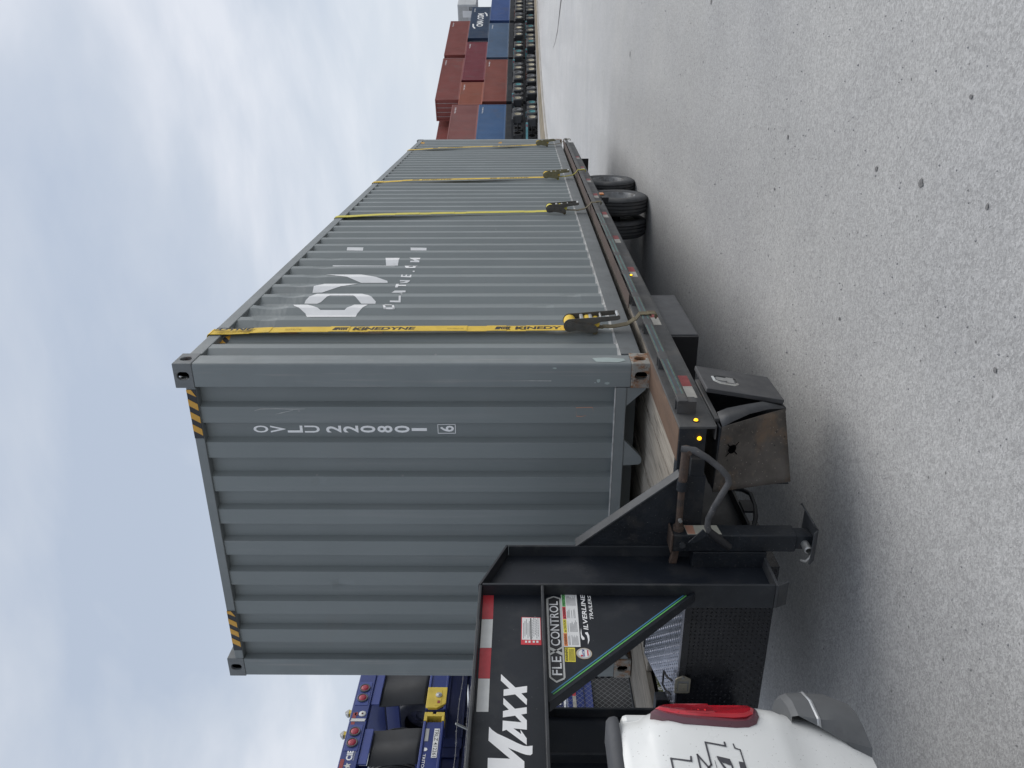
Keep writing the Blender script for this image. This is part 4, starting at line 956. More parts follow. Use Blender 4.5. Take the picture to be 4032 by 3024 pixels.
b = MB(); add_text(b, 'WARNING', (XW+0.001, -1.770, 0.5765), Y_, Z_, 0.08, 0.0115, bold=0.02); b_ = b
for k in range(5): b.face([(XW+0.0009, -1.768, 0.572-k*0.005), (XW+0.0009, -1.695, 0.571-k*0.005), (XW+0.0009, -1.695, 0.569-k*0.005), (XW+0.0009, -1.768, 0.570-k*0.005)])
stuff(b.build('lettering', 'sticker_black', yl))
def disc(c, r, n=28): return [(c[0]+r*math.cos(2*math.pi*i/n), c[1]+r*math.sin(2*math.pi*i/n)) for i in range(n)]
nd = flat('round_seal', disc((-1.7225, 0.5065), 0.0345), 'sticker_gold', tr, 0.0004)
flat('seal_ring', disc((-1.7225, 0.5065), 0.0325), 'sticker_grey', nd, 0.0007)
flat('seal_field', disc((-1.7225, 0.5065), 0.0245), 'sticker_white', nd, 0.001)
flat('seal_mark', disc((-1.737, 0.517), 0.006, 10), 'sticker_red', nd, 0.0012); flat('seal_mark', [(-1.735, 0.487), (-1.705, 0.487), (-1.70, 0.493), (-1.74, 0.493)], 'sticker_red', nd, 0.0012)
b = MB(); add_text(b, 'NATM', (XW+0.0014, -1.744, 0.503), Y_, Z_, 0.043, 0.012, bold=0.03, shear=0.25); stuff(b.build('lettering', 'sticker_navy', nd))
b = MB(); add_text(b, 'ILVERLINE', (XW+0.0004, -1.572, 0.4765), Y_, (Z_-Y_*0.02), 0.243, 0.021, bold=0.02, shear=0.3); stuff(b.build('lettering', 'white_decal', tr))
b = MB(); add_text(b, 'TRAILERS', (XW+0.0004, -1.506, 0.4475), Y_, Z_, 0.172, 0.0165, bold=0.012, shear=0.3); stuff(b.build('lettering', 'white_decal', tr))
flat('swoosh', [(-1.559, 0.509), (-1.607, 0.508), (-1.624, 0.498), (-1.637, 0.499), (-1.637, 0.508), (-1.622, 0.513), (-1.591, 0.513)], 'white_decal', tr, 0.0004)
flat('swoosh', [(-1.589, 0.493), (-1.587, 0.481), (-1.61, 0.476), (-1.64, 0.477), (-1.668, 0.486), (-1.633, 0.483), (-1.607, 0.486), (-1.597, 0.493)], 'white_decal', tr, 0.0004)
for o_, mm in ((0.028, 'stripe_blue'), (0.018, 'stripe_green')):
    a = Vector((-1.34, -0.022)); c = Vector((-1.97, 0.636)); t = (c-a).normalized(); nn = Vector((-t.y, t.x))
    if nn.y < 0: nn = -nn
    q = [a+nn*(o_-0.003), a+nn*(o_+0.003), c+nn*(o_+0.003), c+nn*(o_-0.003)]
    flat('pin_stripe', [(v.x, v.y) for v in q], mm, tr, 0.0004)

# ------------------------------------------------------------------ ratchet straps
def strap(y_top, y_rat, z_rat, label, wide=0.1, web='strap_yellow', steel='ratchet_steel', tail='strap_old', text=True, k_off=3.12, faint=True):
    hw = wide/2
    root = thing('ratchet_strap', label, 'strap', (0.02, y_rat, 0), 'straps over the grey container')
    xo = 0.022
    def yc(z): return y_top+(y_rat-y_top)*(2.86-z)/(2.86-z_rat)
    b = MB(); n_ = 18
    path = [(-WC-0.005, 2.2), (-WC-0.005, 2.868), (-WC/2, 2.90), (-0.02, 2.868), (0.002, 2.860), (0.008, 2.845)]
    zs = [2.845-(2.845-z_rat)*i/n_ for i in range(1, n_+1)]
    path += [(xo*(min(1, 0.35+i/4)), z) for i, z in enumerate(zs)]
    for (xa, za), (xb, zb) in zip(path, path[1:]):
        ya, yb = yc(min(za, 2.86)), yc(min(zb, 2.86))
        b.face([(xa, ya-hw, za), (xa, ya+hw, za), (xb, yb+hw, zb), (xb, yb-hw, zb)])
    wo_ = b.build('webbing', web, root); wo_.modifiers.new('t', 'SOLIDIFY').thickness = 0.003
    if text:
        for i in range(3):
            z0 = k_off-i*1.08
            sl = (y_rat-y_top)/(2.86-z_rat); U = Vector((0, sl, -1)).normalized()
            for part, d0, d1 in (('K', 0, 0.10), ('KINEDYNE', 0.135, 0.545)):
                if z0-d1 > 2.80 or z0-d0 < z_rat+0.02: continue
                bb = MB(); zz = z0-d0
                if part == 'K':
                    q = lambda a_, h_: (xo+0.0035, yc(zz-a_)-hw+h_*wide, zz-a_)
                    bb.face([q(0.0, 0.22), q(0.012, 0.78), q(0.045, 0.78), q(0.033, 0.22)])
                    for m_ in range(4):
                        a_ = 0.038+m_*0.015; bb.face([q(a_+0.012, 0.78), q(a_+0.024, 0.78), q(a_+0.012, 0.5), q(a_, 0.5)]); bb.face([q(a_, 0.5), q(a_+0.012, 0.5), q(a_+0.018, 0.22), q(a_+0.006, 0.22)])
                    if zz < 2.8: stuff(bb.build('printed_mark', 'strap_print', wo_))
                else:
                    V0 = len(bb.v)
                    add_text(bb, part, (xo+0.0035, yc(zz)-hw*0.56, zz), U, Y_, d1-d0, wide*0.56, bold=0.04, shear=0.12)
                    # only what lies between the roof edge and the ratchet is printed here
                    bm = bmesh.new(); me = bb.mesh('printed_letters', 'strap_print'); bm.from_mesh(me)
                    for pz, sgn in ((2.82, 1), (z_rat+0.03, -1)): bmesh.ops.bisect_plane(bm, geom=bm.verts[:]+bm.edges[:]+bm.faces[:], plane_co=(0, 0, pz), plane_no=(0, 0, sgn), clear_outer=True)
                    bm.to_mesh(me); bm.free(); stuff(obj('printed_letters', me, wo_))
            zf = z0-0.545-0.22
            if faint and z_rat+0.3 < zf < 2.7:
                bb = MB()
                for r_ in range(2): add_text(bb, 'WLL 5400 LBS' if r_ else 'KINEDYNE', (xo+0.0035, yc(zf)-0.006-r_*0.016, zf), U, Y_, 0.11, 0.010, bold=0.01)
                stuff(bb.build('fine_print', 'strap_print_faint', wo_))
    # ratchet: two side plates, spool, pawls, handle with roller grip
    sx = 0.040; zc = z_rat-0.03; f = wide/0.1
    rat = bpy.data.objects.new('ratchet', None); COL.objects.link(rat); rat.parent = root; rat.location = Vector((0.02, y_rat, zc))-root.location
    def P(name, mb, m_, bev=0, sm_=None): return mb.build(name, m_, rat, bevel=bev, smooth=sm_)
    def pl(pts): return [(sx+h_, zc-t_) for t_, h_ in pts]
    circ = [(-0.045*math.cos(a_), 0.045*math.sin(a_)) for a_ in [R(v) for v in range(-100, 101, 20)]]
    for s_ in (-1, 1):
        yy = y_rat+s_*(hw+0.010); ya, yb = (yy-0.003, yy+0.003)
        hp = pl([(-0.045*math.cos(R(v)), 0.02+0.045*math.sin(R(v))) for v in range(-80, 81, 20)]+[(0.05, 0.068), (0.20, 0.080), (0.31, 0.088), (0.325, 0.080), (0.325, 0.066), (0.31, 0.058), (0.20, 0.045), (0.06, -0.012)])
        P('handle_plate', MB().prism(hp, 'y', ya, yb), steel, 0.0015)
        yy2 = yy+s_*0.007
        bp_ = pl([(-0.035*math.cos(R(v)), 0.018+0.035*math.sin(R(v))) for v in range(-90, 91, 30)]+[(0.06, 0.036), (0.13, 0.032), (0.165, 0.022), (0.185, 0.0), (0.175, -0.022), (0.14, -0.030), (0.08, -0.018), (0.04, -0.012)])
        P('frame_plate', MB().prism(bp_, 'y', yy2-0.003, yy2+0.003), steel, 0.0015)
        P('spool_boss', MB().tube([(sx+0.018, yy2-s_*0.002, zc), (sx+0.018, yy2+s_*0.010, zc)], 0.024, 16), steel, 0, 40)
        P('frame_bolt', MB().tube([(sx-0.004, yy2-s_*0.002, zc-0.155), (sx-0.004, yy2+s_*0.010, zc-0.155)], 0.015, 14), steel, 0, 40)
    P('spool_wrap', MB().tube([(sx+0.020, y_rat-hw, zc), (sx+0.020, y_rat+hw, zc)], 0.040, 20), web, 0, 40)
    P('spool_wrap', MB().tube([(sx+0.030, y_rat-hw, zc-0.115), (sx+0.030, y_rat+hw, zc-0.115)], 0.030, 16).tube([(sx+0.028, y_rat-hw, zc-0.17), (sx+0.028, y_rat+hw, zc-0.17)], 0.024, 16), web, 0, 40)
    for t_ in (0.075, 0.135): P('pawl', MB().box(sx+0.03, sx+0.066, y_rat-hw-0.004, y_rat+hw+0.004, zc-t_-0.012, zc-t_+0.012), 'zinc', 0.006)
    P('handle_rod', MB().tube([(sx+0.066, y_rat-hw-0.008, zc-0.20), (sx+0.066, y_rat+hw+0.008, zc-0.20)], 0.008, 10), 'zinc', 0, 40)
    P('grip', MB().tube([(sx+0.074, y_rat-hw-0.002, zc-0.312), (sx+0.074, y_rat+hw+0.002, zc-0.312)], 0.015, 16), 'chrome', 0, 40)
    # tail webbing down to the rub rail and its flat hook
    b = MB(); hw2 = hw*0.62
    pts = [(sx-0.004, zc-0.15), (sx-0.008, zc-0.22), (0.032, 0.17), (0.05, 0.08), (0.085, 0.03), (0.122, 0.004), (0.123, -0.06), (0.115, -0.075)]
    for (xa, za), (xb, zb) in zip(pts, pts[1:]): b.face([(xa, y_rat-hw2, za), (xa, y_rat+hw2, za), (xb, y_rat+hw2, zb), (xb, y_rat-hw2, zb)])
    q = b.build('tail_webbing', tail, root); q.modifiers.new('t', 'SOLIDIFY').thickness = 0.005
    b = MB().prism([(0.126, -0.05), (0.132, -0.05), (0.132, -0.10), (0.118, -0.115), (0.095, -0.105), (0.095, -0.098), (0.116, -0.107), (0.126, -0.097)], 'y', y_rat-hw2*1.05, y_rat+hw2*1.05); b.build('flat_hook', tail, root, bevel=0.002)
    P('webbing_loop', MB().tube([(sx-0.03, y_rat-hw, zc-0.165), (sx-0.03, y_rat+hw, zc-0.165)], 0.018, 12), tail, 0, 40)
strap(0.556, 0.582, 0.49, 'yellow ratchet strap printed with black lettering nearest the container front corner')
strap(4.40, 4.59, 0.50, 'plain lemon-yellow ratchet strap with black ratchet midway along the container', web='strap_lemon', text=False, tail='strap_old')
strap(6.78, 7.06, 0.475, 'yellow printed ratchet strap with olive ratchet above the trailer wheels', steel='ratchet_olive', tail='strap_olive', k_off=3.4)
strap(10.43, 10.96, 0.52, 'yellow printed ratchet strap with olive ratchet at the container tail end', steel='ratchet_olive', tail='strap_old', k_off=3.5)

# ------------------------------------------------------------------ white pickup truck
TX = -0.25
tk = thing('pickup_truck', 'dusty white pickup truck hitched under the trailer neck, red tail light showing', 'truck', (-1.219, -4.5, GZ))
# body side: profile in x,z swept along the bed, with shoulder and lower creases
prof = [(-0.335, 0.458), (-0.300, 0.455), (-0.285, 0.43), (-0.278, 0.385), (-0.262, 0.362), (-0.252, 0.30), (-0.246, 0.18), (-0.247, 0.06), (-0.252, -0.03), (-0.258, -0.065), (-0.274, -0.095), (-0.282, -0.16), (-0.295, -0.25), (-0.32, -0.335)]
def tk_side(m):
    f = (lambda x: x) if not m else (lambda x: -WC-x)
    b = MB(); ys = [-2.36, -2.37, -2.39, -2.42, -2.455, -2.49, -2.53, -2.60]+[-2.7-0.1*i for i in range(19)]
    wy, wr = -3.55, 0.50
    rows_ = []
    for y in ys:
        row = []
        for x, z in prof:
            ins_ = 0.0
            if y > -2.50: ins_ = 0.075*((y+2.50)/0.14)**2
            if y > -2.6 and z > 0.35: ins_ += 0.02*((y+2.6)/0.17)
            row.append((f(x-ins_), y, z))
        rows_.append(row)
    for ra, rb in zip(rows_, rows_[1:]):
        for j in range(len(prof)-1):
            cy = (ra[j][1]+rb[j][1])/2; cz = (prof[j][1]+prof[j+1][1])/2
            if (cy-wy)**2+(cz-GZ-0.42)**2 < wr**2: continue
            b.face([ra[j], rb[j], rb[j+1], ra[j+1]])
    # rear end of the side
    b.face([p for p in rows_[0]]+[(f(-0.5), -2.36, -0.335), (f(-0.5), -2.36, 0.458)])
    o = b.build('bed_side', 'truck_white', tk, smooth=35)
    # black flare ring round the wheel opening
    ar = MB(); n_ = 16
    for i in range(n_):
        a0, a1 = R(10+160*i/n_), R(10+160*(i+1)/n_)
        for r0, r1, x0, x1 in ((wr-0.03, wr+0.035, -0.262, -0.262),):
            ar.face([(f(x0), wy+r0*math.cos(a0), GZ+0.42+r0*math.sin(a0)), (f(x0), wy+r0*math.cos(a1), GZ+0.42+r0*math.sin(a1)), (f(x1+0.008), wy+r1*math.cos(a1), GZ+0.42+r1*math.sin(a1)), (f(x1+0.008), wy+r1*math.cos(a0), GZ+0.42+r1*math.sin(a0))])
    q = ar.build('wheel_arch', 'truck_white', tk, smooth=50); q.modifiers.new('t', 'SOLIDIFY').thickness = 0.01
    # rail cap
    cp = [(-0.345, 0.452), (-0.302, 0.453), (-0.296, 0.464), (-0.302, 0.482), (-0.32, 0.492), (-0.42, 0.492), (-0.43, 0.45)]
    b = MB(); rr = []
    for y, sc_, drop in ((-2.368, 0.75, -0.02), (-2.374, 0.88, -0.008), (-2.40, 0.97, -0.002), (-2.44, 1, 0), (-4.50, 1, 0)):
        rr.append([(f(-0.37+(x+0.37)*sc_-0.05*max(0, (y+2.46)/0.09)**2), y, 0.452+(z-0.452)*sc_+drop*0) for x, z in cp])
    for ra, rb in zip(rr, rr[1:]):
        for j in range(len(cp)): b.face([ra[j], rb[j], rb[(j+1) % len(cp)], ra[(j+1) % len(cp)]])
    b.face(rr[0]); b.build('rail_cap', 'truck_cap', tk, smooth=50)
    # tail light wrapping the corner
    def tl(name, pts, material, depth, parent, lift):
        b = MB(); ring = []
        for y, z in pts:
            y = -2.52+(y+2.52)*1.5 if y > -2.52 else y
            ins_ = 0.075*((y+2.50)/0.14)**2 if y > -2.50 else 0.0
            ring.append((f(-0.249-ins_+lift), y, z))
        n_ = len(ring); cy = sum(p[1] for p in ring)/n_; cz = sum(p[2] for p in ring)/n_
        inner = [(f((r_[0] if not m else -WC-r_[0])+depth), cy+(r_[1]-cy)*0.82, cz+(r_[2]-cz)*0.93) for r_ in ring]
        back = [(f((r_[0] if not m else -WC-r_[0])-0.03), r_[1], r_[2]) for r_ in ring]
        for i in range(n_):
            j = (i+1) % n_; b.face([ring[i], ring[j], inner[j], inner[i]]); b.face([back[i], back[j], ring[j], ring[i]])
        b.face(inner); return b.build(name, material, parent, smooth=30)
    body = [(-2.470, 0.352), (-2.490, 0.318), (-2.506, 0.255), (-2.514, 0.17), (-2.518, 0.09), (-2.516, 0.05), (-2.506, 0.020), (-2.485, 0.004), (-2.455, -0.002), (-2.43, 0.006), (-2.412, 0.03), (-2.406, 0.12), (-2.412, 0.20), (-2.428, 0.28), (-2.448, 0.33)]
    t1 = tl('tail_light', body, 'lens_rim', 0.012, tk, 0.004)
    red = [(-2.462, 0.335), (-2.477, 0.300), (-2.488, 0.25), (-2.494, 0.17), (-2.497, 0.09), (-2.494, 0.05), (-2.484, 0.024), (-2.462, 0.012), (-2.430, 0.018), (-2.412, 0.04), (-2.406, 0.12), (-2.412, 0.20), (-2.426, 0.27), (-2.443, 0.316)]
    tl('lens', red, 'lens_red', 0.006, t1, 0.014)
    up_ = [(-2.460, 0.325), (-2.475, 0.290), (-2.484, 0.24), (-2.489, 0.17), (-2.487, 0.145), (-2.425, 0.15), (-2.420, 0.20), (-2.430, 0.26), (-2.445, 0.305)]
    tl('lens_reflector', up_, 'lens_deep', 0.001, t1, 0.0205)
    if not m:
        for i in range(5):
            z = 0.268-i*0.022; tl('lens_rib', [(-2.482, z), (-2.482, z-0.005), (-2.470, z-0.007), (-2.470, z-0.002)], 'lens_bright', 0.0006, t1, 0.0195)
    # decal outlines on the side
    if not m:
        def ln_(pts, w_):
            b = MB()
            for (a, c) in zip(pts, pts[1:]):
                a, c = Vector(a), Vector(c); t = (c-a).normalized(); nn = Vector((-t.y, t.x))*w_; a = a-t*w_; c = c+t*w_
                def sx_(z): 
                    for (xa, za), (xb, zb) in zip(prof, prof[1:]):
                        if zb <= z <= za: return xa+(xb-xa)*(za-z)/(za-zb)
                    return -0.25
                b.face([(sx_(v.y)+0.0025, v.x, v.y) for v in (a+nn, c+nn, c-nn, a-nn)])
            b.build('decal_outline', 'truck_print', tk)
        ln_([(-2.79, 0.315), (-2.631, 0.317), (-2.644, 0.258), (-2.629, 0.256)], 0.0028)
        ln_([(-2.75, 0.236), (-2.622, 0.235), (-2.69, 0.20), (-2.75, 0.17)], 0.0028)
        ln_([(-2.72, 0.252), (-2.667, 0.208), (-2.660, 0.201), (-2.576, 0.201), (-2.590, 0.142), (-2.577, 0.142)], 0.0028)
        ln_([(-2.645, 0.187), (-2.72, 0.186)], 0.0008)
        ln_([(-2.583, 0.116), (-2.598, 0.1145), (-2.604, 0.100), (-2.72, 0.099)], 0.002)
        b = MB(); b.face([(TX+0.006, p[0], p[1]) for p in [(-2.628, 0.178), (-2.639, 0.140), (-2.667, 0.136), (-2.72, 0.136), (-2.72, 0.142), (-2.662, 0.142), (-2.650, 0.168), (-2.70, 0.145), (-2.70, 0.157), (-2.640, 0.177)]]); b.build('decal_block', 'truck_print', tk)
        b = MB(); b.face([(TX+0.005, p[0], p[1]) for p in [(-2.647, 0.115), (-2.650, 0.100), (-2.69, 0.100), (-2.69, 0.117)]]); b.build('decal_block', 'truck_print', tk)
tk_side(0); tk_side(1)
MB().box(-2.10, -0.34, -2.42, -2.365, -0.20, 0.44).build('tailgate', 'truck_white', tk, bevel=0.02)
MB().box(-2.10, -0.34, -4.5, -2.5, -0.16, -0.12).build('bed_floor', 'truck_black', tk)
# bumper: wrapped step bumper with a bright line
bp_pts = [(-0.33, -2.66), (-0.285, -2.62), (-0.262, -2.56), (-0.252, -2.48), (-0.256, -2.40), (-0.285, -2.335), (-0.34, -2.29), (-0.45, -2.265), (-0.8, -2.255), (-1.22, -2.25)]
def bump(name, z0, z1, z2, o0, o1, o2, material):
    b = MB()
    for m in (0, 1):
        f = (lambda x: x) if not m else (lambda x: -WC-x)
        def row(o, z):
            r_ = []
            for i, (x, y) in enumerate(bp_pts):
                a = Vector(bp_pts[max(0, i-1)]); c = Vector(bp_pts[min(len(bp_pts)-1, i+1)]); t = (c-a).normalized(); nn = Vector((t.y, -t.x))
                ys_ = -2.455-0.115*(z+0.108)/(-0.227)
                if y < ys_: x, y = -0.252-0.06*max(0, min(1, (-0.13-z)/0.2)), ys_
                r_.append((f(x+nn.x*o), y+nn.y*o*(0 if y == ys_ else 1), z))
            return r_
        rs = [row(o0, z0), row(o1, z1), row(o2, z2)]
        for ra, rb in zip(rs, rs[1:]):
            for j in range(len(bp_pts)-1): b.face([ra[j], ra[j+1], rb[j+1], rb[j]])
        if name == 'bumper':
            t_ = rs[0]; inn = [(f((p[0] if not m else -WC-p[0])-0.12), p[1]-0.05, p[2]) for p in t_]
            for j in range(len(t_)-1): b.face([t_[j], t_[j+1], inn[j+1], inn[j]])
    return b
bmp = bump('bumper', -0.108, -0.125, -0.185, -0.012, 0.004, 0.006, 0)
bo = bmp.build('bumper', 'bumper_grey', tk, smooth=35)
bump('b2', -0.1855, -0.25, -0.335, 0.004, 0.002, -0.03, 0).build('bumper_lower', 'bumper_grey', tk, smooth=35)
bump('b3', -0.178, -0.183, -0.190, 0.007, 0.010, 0.007, 0).build('bumper_strip', 'bumper_line', tk, smooth=35)
MB().box(-1.32, -1.12, -2.35, -2.2, -0.42, -0.34).build('hitch', 'truck_black', tk, bevel=0.01)
for m in (0, 1):
    wheel(tk, ((-0.25-0.14) if not m else -WC+0.39, -3.55, GZ+0.40), 0.26, 0.40, True, 'wheel', 1 if not m else -1)
    wheel(tk, ((-0.25-0.14) if not m else -WC+0.39, -7.4, GZ+0.40), 0.26, 0.40, True, 'wheel', 1 if not m else -1)
# cab and bonnet
cab = MB(); sec = [(-4.52, 0.52, 0.52), (-4.60, 1.02, 0.70), (-5.6, 1.10, 0.70), (-6.35, 1.02, 0.72), (-7.05, 0.46, 0.40)]
for m_, pl_ in (('cab_body', None),):
    b = MB()
    low = [(-4.55, -0.33), (-8.2, -0.33), (-8.3, 0.0), (-8.22, 0.30), (-7.9, 0.42), (-7.0, 0.48), (-4.55, 0.48)]
    b.prism(low, 'x', -WC+0.25, -0.25); b.build('cab_body', 'truck_white', tk, bevel=0.04)
    hi = [(-4.58, 0.482), (-7.0, 0.482), (-6.25, 1.02), (-5.6, 1.08), (-4.75, 1.04)]
    b = MB(); k_ = len(hi); n0 = 0
    b.v = [(-WC+0.28, *p) for p in hi]+[(-0.28, *p) for p in hi]
    for i in range(k_):
        ins_ = 0.16 if hi[i][1] > 0.9 else 0.0
        b.v[i] = (b.v[i][0]+ins_, *hi[i]); b.v[k_+i] = (b.v[k_+i][0]-ins_, *hi[i])
    b.f = [tuple(range(k_)), tuple(range(2*k_-1, k_-1, -1))]+[(i, (i+1) % k_, k_+(i+1) % k_, k_+i) for i in range(k_)]; b.mi = [0]*len(b.f)
    b.build('cab_roof', 'truck_white', tk, bevel=0.04)
    for m in (0, 1):
        f = (lambda x: x) if not m else (lambda x: -WC-x)
        for p in ([(-4.75, 0.55), (-5.55, 0.55), (-5.55, 0.98), (-4.85, 0.98)], [(-5.65, 0.55), (-6.75, 0.55), (-6.22, 0.96), (-5.65, 0.99)]):
            b = MB(); b.face([(f(-0.277-0.16*(q[1]-0.482)/0.56+0.012), q[0], q[1]) for q in p]); b.build('side_window', 'glass_dark', tk)
        MB().box(*sorted((f(-0.12), f(-0.24))), -6.75, -6.65, 0.45, 0.68).build('wing_mirror', 'truck_black', tk, bevel=0.02)
    b = MB(); b.face([(-WC+0.45, -4.585, 0.55), (-0.45, -4.585, 0.55), (-0.50, -4.735, 0.98), (-WC+0.50, -4.735, 0.98)]); b.build('rear_window', 'glass_dark', tk)

# ------------------------------------------------------------------ chain-link fence with barbed wire
FX_ = -5.4; FT = 1.36
fn = thing('chain_link_fence', 'grey chain-link fence with barbed wire on slanted arms behind the trailer', 'fence', (FX_, 3.0, GZ))
b = MB(); F0, F1 = -5.0, 15.0; hgt = FT-GZ-0.04; cell = 0.075
def wire(mb, p, q, r=0.0019):
    p, q = Vector(p), Vector(q); d_ = (q-p).normalized(); a = d_.cross(X_).normalized()*r; c = X_*r; n = len(mb.v)
    for e_ in (p, q):
        for s_ in (a+c*0.5, -a+c*0.5, -c): mb.v.append(tuple(e_+s_))
    for k in range(3): mb.f.append((n+k, n+(k+1) % 3, n+3+(k+1) % 3, n+3+k)); mb.mi.append(0)
n_ = int((F1-F0)/cell)
for i in range(-30, n_+1):
    for s_ in (0, 1):
        y0 = F0+i*cell if s_ == 0 else F0+i*cell; ya, za, yb, zb = (y0, GZ+0.03, y0+hgt, FT) if s_ == 0 else (y0+hgt, GZ+0.03, y0, FT)
        # clip to the run
        def clip(yv): return max(F0, min(F1, yv))
        sl = (zb-za)/(yb-ya); ca, cb_ = clip(ya), clip(yb)
        if abs(ca-cb_) < 0.01: continue
        wire(b, (FX_+(0.002 if s_ else -0.002), ca, za+(ca-ya)*sl), (FX_+(0.002 if s_ else -0.002), cb_, za+(cb_-ya)*sl))
stuff(b.build('chain_link_mesh', 'galv', fn))
b = MB().tube([(FX_, F0, FT), (FX_, F1, FT)], 0.021, 10); b.build('top_rail', 'galv', fn, smooth=40)
b = MB().tube([(FX_, F0, GZ+0.06), (FX_, F1, GZ+0.06)], 0.004, 6); b.build('bottom_wire', 'galv', fn)
for i in range(7):
    yy = -3.7+i*3.0
    MB().tube([(FX_-0.03, yy, GZ-0.1), (FX_-0.03, yy, FT+0.03)], 0.03, 12).build('fence_post', 'galv', fn, smooth=40)
    MB().prism([(FX_-0.03, FT+0.0), (FX_-0.005, FT+0.0), (FX_+0.10, FT+0.17), (FX_+0.085, FT+0.18)], 'y', yy-0.012, yy+0.012).build('barb_arm', 'galv', fn, bevel=0.002)
random.seed(31)
for q in range(2):
    xb, zb = FX_+0.025+q*0.055, FT+0.055+q*0.105; b = MB(); pts = []; yy = F0
    while yy < F1: pts.append((xb+random.uniform(-.006, .006), yy, zb+random.uniform(-.007, .007)-0.02*math.sin(math.pi*((yy+3.7) % 3)/3))); yy += 0.16
    b.tube(pts, 0.0022, 4)
    for p in pts[::1]:
        for a in (1, -1): b.tube([(p[0]-0.012*a, p[1]-0.004, p[2]-0.012), (p[0]+0.012*a, p[1]+0.004, p[2]+0.012)], 0.0013, 3)
    b.build('barbed_wire', 'wire_grey', fn)
# weeds along the fence foot
random.seed(17); b = MB()
for _ in range(1500):
    x = random.gauss(FX_-0.1, 0.3); y = random.uniform(0.5, 6.5); h_ = random.uniform(0.05, 0.32); a = random.random()*6.28; l = random.uniform(0.02, 0.1); wv = random.uniform(0.004, 0.012)
    n = len(b.v); ca, sa = math.cos(a), math.sin(a)
    b.v += [(x-sa*wv, y+ca*wv, GZ), (x+sa*wv, y-ca*wv, GZ), (x+ca*l*0.5, y+sa*l*0.5, GZ+h_*0.6), (x+ca*l, y+sa*l, GZ+h_)]
    b.f += [(n, n+1, n+2), (n, n+2, n+3)]; b.mi += [0, 0]
stuff(tag(b.build('weeds', 'weed'), 'low dry weeds along the foot of the chain-link fence', 'weeds'))

